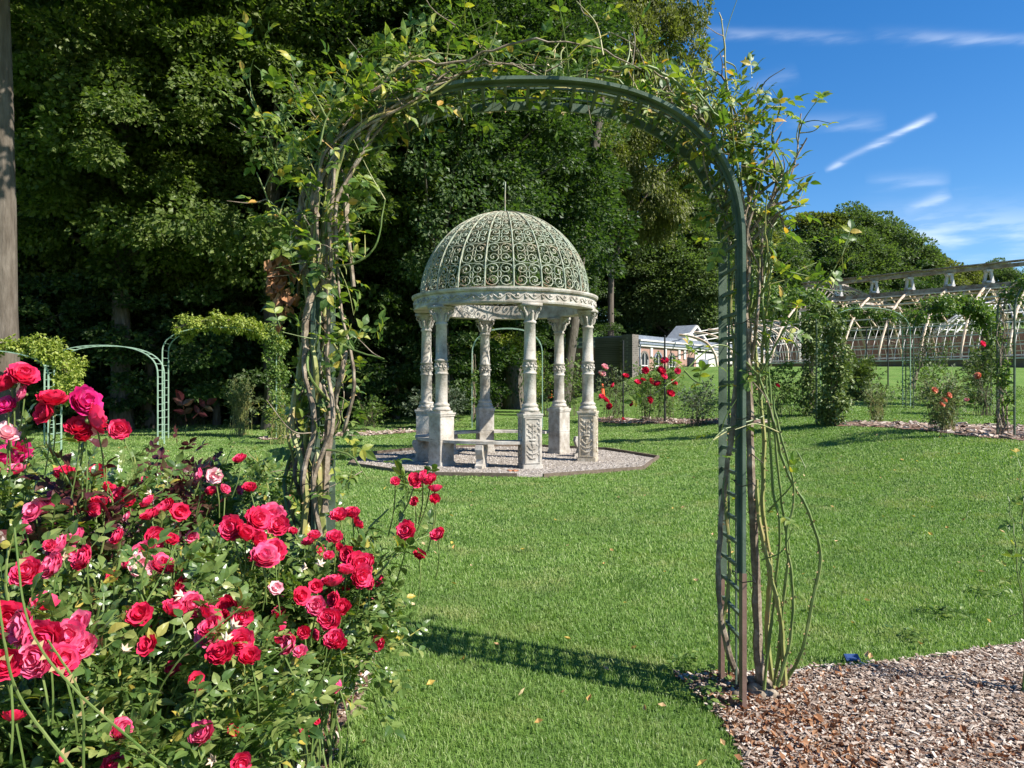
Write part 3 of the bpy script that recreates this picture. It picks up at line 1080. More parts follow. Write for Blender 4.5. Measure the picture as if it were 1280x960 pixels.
def vine(name, label, c, rz, path, n, spread, size, matn, cat='climbing plant', hang=0.0, stems=True, group=None, yspread=None, T=T_FAR, taper=None):
    """foliage growing along a path given in the arch's own plane (x, z); thing with leaves and stems"""
    t = thing(name, label, cat, c, rz, group)
    P = np.asarray(path, float)
    d = np.r_[0, np.cumsum(np.linalg.norm(np.diff(P, axis=0), axis=1))]
    # clumps along the way
    nc = max(6, int(n / 55))
    tc_ = rng.uniform(0, d[-1], nc)
    ctr = np.stack([np.interp(tc_, d, P[:, 0]), rng.normal(0, yspread or spread, nc), np.interp(tc_, d, P[:, 1])], -1)
    ctr[:, 0] += rng.normal(0, spread * .45, nc)
    ctr[:, 2] += rng.normal(0, spread * .45, nc) - hang * rng.uniform(0, 1, nc) ** 2
    ctr[:, 2] = np.maximum(ctr[:, 2], .1)
    k = rng.integers(0, nc, n)
    rel = norm(rng.normal(0, 1, (n, 3))) * rng.uniform(.3, 1, (n, 1)) * spread * .75
    Q = ctr[k] + rel
    Q[:, 2] = np.maximum(Q[:, 2], .03)
    mb_ = MB()
    leaves(mb_, Q, rel + rng.normal(0, .1, (n, 3)) + np.array((0, 0, -.08)), rel * 2 + rng.normal(0, .16, (n, 3)) + np.array((0, 0, .28)), size * rng.uniform(.6, 1.3, n), T)
    mb_.build('leaves', M[matn], t)
    if stems:
        mb_ = MB()
        for s_ in range(7):
            tt = np.linspace(0, d[-1] * rng.uniform(.6, 1), 16)
            mb_.tube(np.stack([np.interp(tt, d, P[:, 0]) + rng.normal(0, spread * .12, 16) + rng.normal(0, spread * .2), rng.normal(0, spread * .15, 16) + rng.normal(0, spread * .3),
                               np.interp(tt, d, P[:, 1]) + rng.normal(0, spread * .12, 16)], -1), np.linspace(.016, .006, 16), 5)
        mb_.build('stems', M['cane_old'], t)
    return t


def at(px, py):
    return tuple(G(px, py))


# behind the pavilion: pale narrow arch
garden_arch('garden_arch', 'slim pale green arch standing on the lawn behind the domed pavilion', (-.16, 25.5, 0), 0, 1.20, 2.5, 3.4, .35, 'archpale', w=.05)
vine('climbing_rose', 'sparse green climber up the left leg of the slim arch behind the pavilion', (-.16, 25.5, 0), 0, [(-1.15, .2), (-1.15, 2.6)], 420, .14, .09, 'vineleaf')
garden_arch('garden_arch', 'vine topped arch in the shade far behind the pavilion', (-.5, 33, float(TZ(-.5, 33))), 0, 1.3, 2.4, 3.2, .4, 'archgreen')
vine('climbing_vine', 'yellow green vine hanging thick over the arch far behind the pavilion', (-.5, 33, float(TZ(-.5, 33))), 0, [(-1.25, 1.6), (-1.3, 2.7), (-.8, 3.2), (0, 3.4), (.9, 3.2), (1.5, 2.4), (1.6, .8)], 3600, .36, .13, 'vineyel', hang=.6)
# left: bare arch and its vine-covered neighbours
garden_arch('garden_arch', 'bare pale green arch left of the leafy one behind the red roses', (-9.55, 17.5, 0), R(6), 1.25, 1.72, 2.40, .42, 'archpale', w=.045, step=.16)
garden_arch('garden_arch', 'arch with a leafy dome of vine behind the dark red shrub', (-7.9, 20.3, 0), R(4), 1.50, 2.35, 3.03, .42, 'archpale', w=.045)
vine('climbing_vine', 'bright yellow green vine covering the top and right leg of the left arch', (-7.9, 20.3, 0), R(4), [(-1.15, 3.02), (-.8, 3.14), (-.3, 3.24), (.5, 3.22), (1.2, 2.95), (1.45, 2.6)], 7000, .19, .08, 'vineyel', hang=.2)
vine('climbing_vine', 'loose green creeper on the right leg of the leafy left arch', (-7.9, 20.3, 0), R(4), [(1.45, 2.9), (1.45, .1)], 4600, .22, .085, 'vineleaf')
garden_arch('garden_arch', 'vine covered arch cut off at the left edge behind the roses', (-11.9, 16.2, 0), R(3), 1.9, 1.7, 2.25, .5, 'archpale', w=.045)
vine('climbing_vine', 'flat yellow green vine along the arch at the left edge', (-11.9, 16.2, 0), R(3), [(-1.9, 2.3), (0, 2.42), (1.3, 2.4), (1.75, 2.2)], 6500, .13, .08, 'vineyel', hang=.18)
vine('climbing_vine', 'round dull green vine clump beside the bare pale arch', (-11.9, 16.2, 0), R(3), [(1.6, 2.3), (2.0, 2.1), (2.25, 1.7), (2.1, 1.2)], 3200, .2, .08, 'vineyel')

# right: arches with climbing roses across the lawn
c = at(1262, 547)
garden_arch('garden_arch', 'green arch at the right edge with bare lattice leg', (c[0] + 1.12, c[1], c[2]), R(-3), 1.15, 2.2, 3.0, .5, 'archgreen', w=.045, step=.16)
vine('climbing_rose', 'thin climbing rose on the arch cut off at the right edge', (c[0] + 1.12, c[1], c[2]), R(-3), [(-1.2, .05), (-1.22, 1.2), (-1.2, 2.3), (-.9, 2.8), (-.2, 3.05)], 1300, .17, .075, 'vineleaf')
c = at(1040, 532)
cR = c
garden_arch('garden_arch', 'ivy covered arch nearest the greenhouse with two thick green legs', (c[0] - 1.15, c[1], c[2]), R(20), 1.2, 2.4, 3.1, .5, 'archgreen', w=.045)
vine('ivy', 'thick pale ivy pillar on the right leg of the ivy arch', c, 0, [(0, .05), (.02, 1.2), (.0, 2.3), (-.05, 2.75)], 4600, .26, .095, 'ivy', yspread=.2)
c2 = at(1012, 520)
vine('ivy', 'darker ivy pillar standing just behind the thick pale one', (c2[0], c2[1], c2[2]), 0, [(0, .05), (.02, 1.4), (.1, 2.4), (.1, 3.0)], 3000, .28, .10, 'ivy', yspread=.2)
vine('ivy', 'ivy garland over the top of the ivy arch above the bare ribs', (c[0] - 1.15, c[1], c[2]), R(20), [(-1.2, 2.7), (-.7, 3.05), (0, 3.18), (.7, 3.12), (1.1, 2.8)], 3400, .18, .085, 'vineleaf')
c = at(1131, 510)
zb = c[2]
garden_arch('garden_arch', 'arch with one narrow lattice leg between two rose garlands', (c[0] - 1.25, c[1], zb), 0, 1.3, 2.3, 3.1, .45, 'archpale', w=.04, step=.13)
vine('climbing_rose', 'dark rose garland hanging between the ivy arch and lattice leg', (c[0] - 1.25, c[1], zb), 0, [(-1.2, 2.8), (-.8, 2.95), (-.1, 3.0), (.6, 2.95), (1.1, 2.8)], 2000, .16, .085, 'vineleaf')
garden_arch('garden_arch', 'rose arch with bushy right side before the greenhouse', (c[0] + 1.35, c[1], zb), 0, 1.2, 2.4, 3.15, .45, 'archgreen', w=.04)
cv = (c[0] + 1.35, c[1], zb)
vine('climbing_rose', 'bushy climbing rose crowning the arch in front of the greenhouse', cv, 0, [(-1.1, 2.8), (-.6, 3.15), (0, 3.3), (.6, 3.2), (1.0, 2.9), (1.3, 2.5)], 4600, .25, .10, 'vineleaf')
vine('climbing_rose', 'loose climbing rose falling down the right leg of the greenhouse arch', cv, 0, [(1.15, 2.8), (1.35, 2.0), (1.1, 1.2), (1.0, .2)], 2600, .27, .10, 'vineleaf')
vine('climbing_rose', 'scattered tangle of thin rose stems right of the lattice leg', cv, 0, [(-1.2, .6), (-.9, 1.6), (-.5, 2.4), (.3, 2.5)], 700, .4, .08, 'oliveleaf', hang=.8)

# black and grey poles
for px, py0, py1, mt, lab in ((779, 427, 527, 'black', 'black iron pole in the leftmost of the red rose bushes'), (831, 420, 529, 'black', 'black iron pole behind the tallest red rose bush'),
                              (958, 412, 470, 'black', 'black iron pole just right of the near arch'), (1110, 398, 482, 'black', 'black iron pole on the grass left of the lattice leg'),
                              (1083, 412, 480, 'black', 'thin black pole near the middle of the greenhouse wall'), (276, 448, 518, 'grey', 'pale grey pipe standing under the leafy left arch'),
                              (172, 475, 520, 'grey', 'short grey pole in the shade beside the bare arch')):
    g = G(px, py1)
    hgt_ = (py1 - py0) / FPX * g[1]
    mb = MB(); mb.tube([(0, 0, -.05), (0, 0, hgt_)], .028, 8); mb.lathe([(.033, hgt_ - .02), (.033, hgt_ + .02), (.0, hgt_ + .035)], 8)
    mb.lathe([(.06, 0), (.06, .02), (.03, .04)], 8)
    tag(mb.build('pole', M[mt], loc=tuple(g)), lab, 'pole')

# orange cones
for px, py, lab in ((688, 498, 'orange cone between the pavilion columns beyond the lawn'), (753, 498, 'orange cone right of the pavilion behind red roses')):
    g = G(px, py)
    t = thing('traffic_cone', lab, 'cone', tuple(g), 0, 'orange cones')
    s = 18 / FPX * g[1] / .7
    mb = MB(); mb.lathe([(.15 * s, .03), (.05 * s, .66 * s), (.03 * s, .70 * s), (0, .70 * s)], 16); mb.build('body', M['cone'], t, smooth=True)
    mb = MB(); mb.box((0, 0, .02), (.36 * s, .36 * s, .035)); mb.build('base', M['cone'], t)
g = G(1065, 829)
mb = MB(); mb.box((0, 0, .025), (.075, .045, .012), M=Matrix.Rotation(R(28), 3, 'X')); mb.box((0, .01, .008), (.012, .012, .03))
tag(mb.build('plant_tag', M['bluetag'], loc=tuple(g)), 'small dark blue plant tag lying at the edge of the mulch', 'plant tag')

# ------------------------------------------------------------------ climbing roses on the near arch
AX, AY = .075, 3.6


def pathpts(pts, k=6, jit=.004):
    P = catmull([PX(*p) for p in pts], k)
    w_ = rng.normal(0, jit, (len(P) + 8, 3)) * 2.2
    w_ = sum(w_[i:i + len(P)] for i in range(6)) / 6
    return P + w_ * np.minimum(1, np.arange(len(P)) / 3)[:, None]


def thorns(mb_, P, r, n, m=0):
    i = rng.integers(1, len(P) - 1, n)
    a = norm(rng.normal(0, 1, (n, 3)))
    T = norm(P[np.minimum(i + 1, len(P) - 1)] - P[i - 1])
    a = norm(a - T * (a * T).sum(1, keepdims=True))
    f = rng.uniform(0, 1, (n, 1))
    b = P[i] * f + P[i - 1] * (1 - f)
    rr = np.broadcast_to(r, (len(P),))[i][:, None]
    s = T * .006
    V = np.stack([b + a * rr * .8 - s, b + a * rr * .8 + s, b + a * (rr + .012) - T * .003], 1).reshape(-1, 3)
    mb_.add(V, np.arange(3 * n).reshape(n, 3), m)


rose_r = thing('climbing_rose', 'climbing rose with thorny canes on the right leg of the near arch', 'climbing rose', (1.08, 3.6, 0))
rose_l = thing('climbing_rose', 'leafy climbing rose with twisted pale stems on the left leg of the near arch', 'climbing rose', (-.93, 3.6, 0))
rose_t = thing('climbing_rose', 'mass of leaves and tangled canes over the top of the near arch', 'climbing rose', (.075, 3.6, 2.9))
ALLC = {'r': [], 'l': [], 't': []}


def cane(which, pts, r0, r1, m='cane_old', th=0, k=6, jit=.004):
    root = {'r': rose_r, 'l': rose_l, 't': rose_t}[which]
    P = pathpts(pts, k, jit)
    ALLC[which].append((P, r0, r1, m, th))


# right leg: hand-set canes (px, py, distance)
cane('r', [(952, 862, 3.6), (948, 800, 3.6), (945, 700, 3.58), (940, 600, 3.5), (938, 500, 3.5), (932, 420, 3.48), (926, 340, 3.5), (935, 260, 3.55), (930, 190, 3.55)], .024, .010, 'cane_old', 70)
cane('r', [(966, 860, 3.6), (958, 780, 3.62), (962, 700, 3.6), (952, 620, 3.6), (955, 540, 3.6), (945, 440, 3.6), (948, 330, 3.6), (940, 240, 3.6)], .013, .008, 'cane', 60)
cane('r', [(940, 858, 3.66), (915, 830, 3.55), (897, 740, 3.5), (902, 640, 3.5), (915, 540, 3.45), (920, 440, 3.5), (935, 330, 3.5), (925, 230, 3.5), (912, 160, 3.55)], .016, .008, 'cane_old', 50)
cane('r', [(981, 856, 3.5), (978, 780, 3.5), (965, 720, 3.5), (950, 660, 3.5), (945, 600, 3.5)], .013, .010, 'cane', 50)
cane('r', [(978, 858, 3.55), (1000, 815, 3.5), (1018, 740, 3.5), (1025, 690, 3.5), (1010, 640, 3.5), (985, 590, 3.5), (965, 520, 3.5), (950, 470, 3.5)], .010, .006, 'caneg', 50)
cane('r', [(972, 858, 3.45), (988, 800, 3.45), (990, 730, 3.45), (982, 680, 3.45), (992, 620, 3.45), (978, 550, 3.45), (968, 500, 3.45)], .009, .005, 'caneg', 36)
cane('r', [(968, 856, 3.55), (975, 790, 3.5), (985, 700, 3.5), (980, 640, 3.5), (970, 560, 3.5), (962, 470, 3.5), (955, 400, 3.5)], .009, .005, 'caneg', 36)
cane('r', [(955, 862, 3.52), (970, 740, 3.52), (975, 660, 3.5), (965, 600, 3.52), (958, 480, 3.5), (965, 400, 3.5), (985, 350, 3.5), (1020, 330, 3.5)], .008, .003, 'caneg', 20)
cane('r', [(930, 862, 3.7), (905, 800, 3.65), (912, 700, 3.65), (906, 600, 3.65), (918, 480, 3.65), (914, 380, 3.65), (922, 280, 3.65)], .009, .006, 'cane', 40)
# bare twigs at the upper right
for pts in ([(935, 260, 3.55), (945, 215, 3.55), (965, 190, 3.55), (978, 165, 3.55)], [(938, 290, 3.55), (960, 260, 3.5), (985, 250, 3.5), (1008, 228, 3.45)],
            [(940, 300, 3.55), (970, 268, 3.5), (1000, 258, 3.45)], [(950, 275, 3.55), (975, 235, 3.5), (990, 210, 3.5), (1008, 172, 3.5)],
            [(960, 262, 3.5), (972, 225, 3.5), (968, 195, 3.5)], [(942, 250, 3.55), (975, 222, 3.5), (998, 205, 3.5)], [(955, 300, 3.55), (972, 270, 3.5), (982, 285, 3.5)],
            [(936, 225, 3.6), (940, 170, 3.6), (925, 130, 3.6), (880, 100, 3.6)], [(925, 200, 3.6), (915, 140, 3.6), (905, 100, 3.6), (880, 85, 3.6)]):
    cane('r', pts, .009, .0035, 'cane_old', 6, 5, .003)
cane('r', [(930, 220, 3.55), (925, 160, 3.55), (908, 110, 3.55), (905, 60, 3.55), (898, 15, 3.55)], .007, .003, 'cane', 10)
cane('r', [(935, 240, 3.55), (930, 180, 3.5), (945, 130, 3.5), (968, 125, 3.45)], .006, .003, 'cane', 6)
cane('r', [(950, 470, 3.5), (985, 400, 3.4), (1015, 365, 3.35), (1045, 335, 3.3), (1062, 300, 3.3)], .005, .002, 'caneg')
cane('r', [(950, 470, 3.5), (900, 430, 3.4), (850, 470, 3.35), (830, 485, 3.3)], .004, .002, 'caneg')
cane('r', [(955, 520, 3.5), (900, 540, 3.4), (880, 570, 3.35)], .004, .002, 'caneg')
cane('r', [(960, 640, 3.5), (985, 610, 3.4), (1010, 580, 3.4)], .004, .002, 'caneg')
cane('r', [(952, 700, 3.5), (975, 690, 3.45), (990, 660, 3.4)], .004, .002, 'caneg')
for k in range(9):
    x0 = rng.uniform(925, 960)
    pts = [(x0, 500 - 20 * k, 3.55)]
    for q in range(4):
        pts.append((pts[-1][0] + rng.normal(2, 14), pts[-1][1] - rng.uniform(35, 75), 3.5 + rng.normal(0, .08)))
    cane('r', pts, .007, .003, rng.choice(['cane', 'cane_old', 'caneg']), 10)
# left leg: twisted old stems
cane('l', [(405, 640, 3.45), (408, 560, 3.45), (410, 510, 3.45), (392, 470, 3.42), (383, 420, 3.4), (388, 375, 3.4), (402, 355, 3.42), (415, 350, 3.45)], .022, .013, 'cane_old', 10)
cane('l', [(400, 660, 3.5), (405, 590, 3.5), (415, 520, 3.48), (425, 470, 3.45), (432, 440, 3.5)], .018, .010, 'cane_old', 10)
cane('l', [(385, 345, 3.45), (372, 300, 3.45), (378, 250, 3.48), (400, 200, 3.5), (430, 160, 3.5), (480, 125, 3.5)], .018, .010, 'cane_old', 10)
cane('l', [(430, 540, 3.45), (440, 490, 3.4), (438, 440, 3.4), (430, 400, 3.4), (420, 330, 3.45)], .010, .006, 'cane_old', 10)
for k in range(16):
    x0 = 398 + rng.normal(0, 16)
    pts = [(x0 - 15, 690, 3.55 + rng.normal(0, .08))]
    w_ = rng.uniform(10, 18)
    for q in range(9):
        yv = 650 - q * 62
        base = np.interp(yv, [100, 160, 250, 650], [450, 420, 400, 385])
        pts.append((base + rng.normal(0, w_ * (1.2 if yv > 500 else 1)), yv, 3.55 + rng.normal(0, .09)))
    cane('l', pts, rng.uniform(.006, .013), .004, rng.choice(['cane', 'cane_old', 'caneg', 'cane']), 14, 5)
for pts in ([(345, 205, 3.4), (338, 175, 3.35), (325, 145, 3.3), (308, 112, 3.3)], [(400, 230, 3.45), (370, 190, 3.4), (340, 170, 3.35), (325, 150, 3.3)],
            [(400, 330, 3.4), (440, 330, 3.3), (470, 310, 3.25), (480, 250, 3.25)], [(410, 420, 3.4), (450, 440, 3.3), (480, 450, 3.25)],
            [(400, 260, 3.4), (350, 270, 3.35), (320, 215, 3.3)], [(398, 200, 3.4), (360, 150, 3.35), (345, 130, 3.3)], [(395, 560, 3.4), (440, 570, 3.3), (460, 600, 3.2)],
            [(430, 180, 3.4), (400, 130, 3.35), (385, 105, 3.3)]):
    cane('l', pts, .006, .0025, 'caneg')
for k in range(14):   # woody tangle on the left shoulder
    o_ = rng.normal(0, 14); d0 = rng.uniform(3.33, 3.5)
    pts = [(402 + o_, 330 + rng.normal(0, 30), d0), (400 + o_ + rng.normal(0, 6), 250, d0), (418 + o_ + rng.normal(0, 8), 190, d0), (455 + o_ * .8, 150 + rng.normal(0, 8), d0), (510 + o_ * .5, 118 + rng.normal(0, 10), d0), (580 + rng.normal(0, 20), 92 + rng.normal(0, 8), d0 + .05)]
    cane('l', pts[:rng.integers(4, 7)], rng.uniform(.007, .014), .004, rng.choice(['cane_old', 'cane_old', 'cane']), 8, 5)
for k in range(4):   # thick old wood round the left leg
    o_ = rng.normal(0, 13)
    cane('l', [(398 + o_ + rng.normal(0, 7), y_, rng.uniform(3.36, 3.5)) for y_ in (670, 600, 530, 460, 390, 320, 250)], rng.uniform(.011, .018), .008, rng.choice(['cane_old', 'cane_old', 'cane']), 12, 6)
# over the top
for k in range(34):
    t0 = rng.uniform(.02, .8); t1 = t0 + rng.uniform(.12, .4)
    pts = []
    lift = rng.uniform(.0, .16)
    yo = rng.normal(0, .14)
    for t in np.linspace(t0, min(t1, 1.0), 6):
        a = math.pi * (1 - t)
        c_, s_ = math.cos(a), math.sin(a)
        x_ = AX + HW * math.copysign(abs(c_) ** .8, c_)
        z_ = ZS + (ZT - ZS) * abs(s_) ** .8
        pts.append(np.array((x_ * 1.0, AY + yo + rng.normal(0, .03), z_ + .03 + lift * rng.uniform(.4, 1.2))))
    P = catmull(pts, 5)
    P[1:-1] += rng.normal(0, .006, (len(P) - 2, 3))
    ALLC['t'].append((P, rng.uniform(.005, .012), .003, rng.choice(['cane_old', 'cane_old', 'cane', 'caneg']), 8))
for k in range(46):   # shoots rising from the top
    t = rng.uniform(.1, .93)
    a = math.pi * (1 - t)
    c_, s_ = math.cos(a), math.sin(a)
    p = np.array((AX + HW * math.copysign(abs(c_) ** .8, c_), AY + rng.normal(0, .12), ZS + (ZT - ZS) * abs(s_) ** .8 + .04))
    d_ = norm(np.array((rng.normal(c_ * .5, .6), rng.normal(-.1, .4), 1.0)))
    L = rng.uniform(.12, .38)
    P = catmull([p, p + d_ * L * .5 + rng.normal(0, .02, 3), p + d_ * L + rng.normal(0, .04, 3)], 5)
    ALLC['t'].append((P, .005, .002, rng.choice(['caneg', 'cane']), 4))

def twigs(w_, n, L0, L1, zmin=1.0, m=('cane', 'caneg', 'cane_old'), xr=(-9, 9)):
    src_ = [c for c in ALLC[w_]]
    for k in range(n):
        P = src_[rng.integers(0, len(src_))][0]
        p = P[rng.integers(1, len(P))]
        if p[2] < zmin or not (xr[0] < p[0] < xr[1]):
            continue
        d_ = norm(rng.normal(0, 1, 3) + np.array((.25 * np.sign(p[0]), -.2, .55)))
        L = rng.uniform(L0, L1)
        Q = catmull([p, p + d_ * L * .5 + rng.normal(0, L * .07, 3), p + d_ * L + rng.normal(0, L * .12, 3)], 4)
        ALLC[w_].append((Q, rng.uniform(.0025, .0045), .0014, m[rng.integers(0, len(m))], 0))


twigs('t', 150, .08, .3)
twigs('l', 130, .07, .24, 1.0)
twigs('r', 110, .08, .26, 1.0)
for w_, root in (('r', rose_r), ('l', rose_l), ('t', rose_t)):
    loc = np.array(root.location)
    for mname, part in (('cane_old', 'old_canes'), ('cane', 'canes'), ('caneg', 'young_canes')):
        mb = MB()
        for P, r0, r1, m, th in ALLC[w_]:
            if m != mname:
                continue
            r = np.linspace(r0, r1, len(P)) * (1 + rng.normal(0, .07, len(P)))
            mb.tube(P - loc, r, 6, 0)
            if th:
                thorns(mb, P - loc, r, th, 1)
        if mb.n:
            mb.build(part, [M[m if False else mname], M['thorn']], root)


mb = MB()
for k in range(9):
    p = PX(950 + rng.normal(0, 14), 858 + rng.normal(0, 3), 3.58 + rng.normal(0, .04)) - np.array(rose_r.location)
    p[2] = rng.uniform(.01, .06)
    mb.blob(p, rng.uniform(.022, .045), 9, 6, sc=(1.2, 1, .9))
mb.build('root_crown', M['cane_old'], rose_r, smooth=True)


def sprinkle(cands, n, root, size, matn, out=.05, zmin=-9, bias=None, name='leaves', pairs=2, mix=None):
    """compound leaves along canes"""
    loc = np.array(root.location)
    Ps, As = [], []
    pool = [c for c in cands]
    lens = np.array([len(c[0]) for c in pool], float)
    if bias is not None:
        lens = lens * np.array([bias(c) for c in pool])
    ks = rng.choice(len(pool), n, p=lens / lens.sum())
    for k in ks:
        P = pool[k][0]
        i = rng.integers(1, len(P))
        if P[i][2] < zmin:
            continue
        Ps.append(P[i]); As.append(P[i] - P[i - 1])
    Ps = np.array(Ps); q = len(Ps)
    out_d = rng.normal(0, 1, (q, 3)); out_d[:, 2] += .1
    A = norm(out_d) + .35 * norm(np.array(As))
    mb_ = MB()
    if mix is None:
        compound(mb_, Ps - loc + norm(A) * out * rng.uniform(0, 1, (q, 1)), A, rng.normal(0, .35, (q, 3)) + np.array((.1, -.15, 1)), size * rng.uniform(.65, 1.2, q), pairs=pairs)
    return mb_.build(name, M[matn], root)


young = lambda c: 3.0 if c[3] == 'caneg' else (1.5 if c[3] == 'cane' else .5)
sprinkle(ALLC['t'], 620, rose_t, .086, 'climbleaf', .06, bias=young, pairs=1)
sprinkle([c for c in ALLC['t'] if c[0][:, 0].mean() < -.35], 110, rose_t, .086, 'climbleaf', .08, bias=young, pairs=1, name='corner_leaves')
sprinkle(ALLC['l'], 330, rose_l, .088, 'climbleaf', .09, zmin=.9, bias=young)
sprinkle(ALLC['l'], 50, rose_l, .095, 'roseleaf', .08, zmin=.5, name='dark_leaves')
sprinkle([c for c in ALLC['r'] if c[0][:, 2].mean() > 1.35], 110, rose_r, .08, 'climbleaf', .06, zmin=1.2, bias=young)
sprinkle([c for c in ALLC['r'] if c[0][:, 2].mean() > .9], 80, rose_r, .075, 'climbleaf', .07, zmin=.85, bias=young, name='lower_leaves')
# withered brown cluster hanging on the left leg
mb = MB()
p = PX(350, 355, 3.4) - np.array(rose_l.location)
q = 60
Pq = p + rng.normal(0, 1, (q, 3)) * np.array((.025, .025, .07))
leaves(mb, Pq, rng.normal(0, .4, (q, 3)) + (0, 0, -1), rng.normal(0, 1, (q, 3)), rng.uniform(.04, .09, q), T_CURL)
mb.build('withered_leaves', M['deadleaf'], rose_l)


# ------------------------------------------------------------------ rose blooms
def petal(mb_, base_r, L, W, open_, ang, z0, curl, m=0, nu=4, nv=4):
    V = []
    for v in np.linspace(0, 1, nv + 1):
        for u in np.linspace(-1, 1, nu + 1):
            w = W * math.sin(min(1, v * 1.15 + .12) * math.pi * .62) ** .8
            th = u * w / max(.25, (base_r + open_ * v) * 1.0 + .22)
            lean = open_ * v ** 1.3
            rr = base_r * (.35 + .65 * v) + lean * L
            if v > .8:
                rr += curl * (v - .8) * 3
            zz = z0 + L * (v * math.cos(open_ * .9) if open_ < 1.5 else v * .1)
            zz -= curl * max(0, v - .7) * .9 + .04 * u * u * v
            rr += .03 * math.cos(u * 5 + ang * 3) * v
            V.append((rr * math.cos(ang + th), rr * math.sin(ang + th), zz))
    q = nu + 1
    i = (np.arange(nv)[:, None] * q + np.arange(nu)[None]).ravel()
    mb_.add(V, np.stack([i, i + 1, i + q + 1, i + q], -1), m)


def bloom_mesh(name, mats, kind, seed):
    """unit bloom, radius about 0.5, opening along +z: rings of overlapping cupped petals round a closed heart"""
    st = random.Random(seed)
    q = MB()
    lay = {'full': [(3, .13, 128, .20), (4, .19, 118, .15), (5, .26, 106, .10), (6, .34, 92, .05), (6, .42, 80, .0), (7, .50, 68, -.05)],
           'cup': [(3, .14, 125, .16), (4, .21, 116, .12), (5, .29, 104, .07), (5, .37, 94, .02), (6, .43, 84, -.03)],
           'loose': [(3, .14, 115, .12), (4, .26, 98, .06), (5, .38, 80, .0), (5, .50, 64, -.05)]}[kind]
    nu, nv = 6, 5
    for L, (cnt, Rr_, pm, lift) in enumerate(lay):
        a0_ = st.uniform(0, 6.28)
        for k in range(cnt):
            if L > 2 and st.random() < .12:
                continue
            an = a0_ + k * 6.283 / cnt + st.uniform(-.12, .12)
            hw_ = math.pi / cnt * 1.42
            rr = Rr_ * st.uniform(.95, 1.06) * (1 + .03 * (k % 2))
            pmx = math.radians(pm * st.uniform(.92, 1.08))
            tw = st.uniform(-.12, .12); rf = st.uniform(0, 6.28); curl = st.uniform(.04, .13) * (1 if L > 1 else .3)
            V = []
            for v in np.linspace(.02, 1, nv + 1):
                for u in np.linspace(-1, 1, nu + 1):
                    f = pmx * v * (1 - .22 * abs(u) ** 3)
                    az = an + u * hw_ * (.35 + .65 * math.sin(min(1, v + .25) * 1.57)) + tw * v
                    r_ = rr * math.sin(f)
                    z_ = rr * (1 - math.cos(f)) + lift - .12
                    if v > .75:
                        r_ += curl * (v - .75) * 2.2
                        z_ -= curl * (v - .75) * 1.2
                    r_ += (.012 + .05 * rr) * math.sin(u * 6 + rf) * v * v
                    z_ += (.012 + .06 * rr) * math.sin(u * 5 + rf * 2) * v * v
                    V.append((r_ * math.cos(az), r_ * math.sin(az), z_))
            w_ = nu + 1
            i = (np.arange(nv)[:, None] * w_ + np.arange(nu)[None]).ravel()
            q.add(V, np.stack([i, i + 1, i + w_ + 1, i + w_], -1))
    q.blob((0, 0, -.20), .10, 8, 5, m=1, sc=(1, 1, .9))
    for k in range(5):
        a = k * 1.2566
        q.add([(.05 * math.cos(a - .5), .05 * math.sin(a - .5), -.18), (.05 * math.cos(a + .5), .05 * math.sin(a + .5), -.18), (.34 * math.cos(a), .34 * math.sin(a), -.24)], np.array([[0, 1, 2]]), 1)
    return q.mesh(name, mats, True)


BL = {}
for cn in PETAL:
    BL[cn] = [bloom_mesh('bloom', [PETAL[cn], M['caneg']], kd, s_) for kd, s_ in (('full', 1), ('full', 5), ('cup', 2), ('loose', 3))]
bud = MB()
bud.lathe([(0, .5), (.08, .42), (.17, .2), (.16, 0), (.06, -.12)], 8)
bud.lathe([(.17, .12), (.19, -.02), (.10, -.16), (0, -.2)], 8, m=1)
BUD = {cn: bud.mesh('bud', [PETAL[cn], M['caneg']], True) for cn in ('crimson', 'pink')}


def put_bloom(root, p, size, cn, kind=None, face=None):
    p = np.array(p) - np.array(root.location)
    me = BL[cn][rng.integers(0, 3) if kind is None else kind]
    o = link('bloom', me, root, tuple(p))
    f = Vector(face if face is not None else (rng.normal(.15, .5), rng.normal(-.55, .35), rng.uniform(.15, 1.1)))
    qd = f.to_track_quat('Z', 'Y')
    o.rotation_mode = 'QUATERNION'
    o.rotation_quaternion = qd @ Vector((0, 0, 1)).rotation_difference(Vector((0, 0, 1))) @ Matrix.Rotation(rng.uniform(0, 6.28), 3, 'Z').to_quaternion()
    o.scale = (size,) * 3
    return o


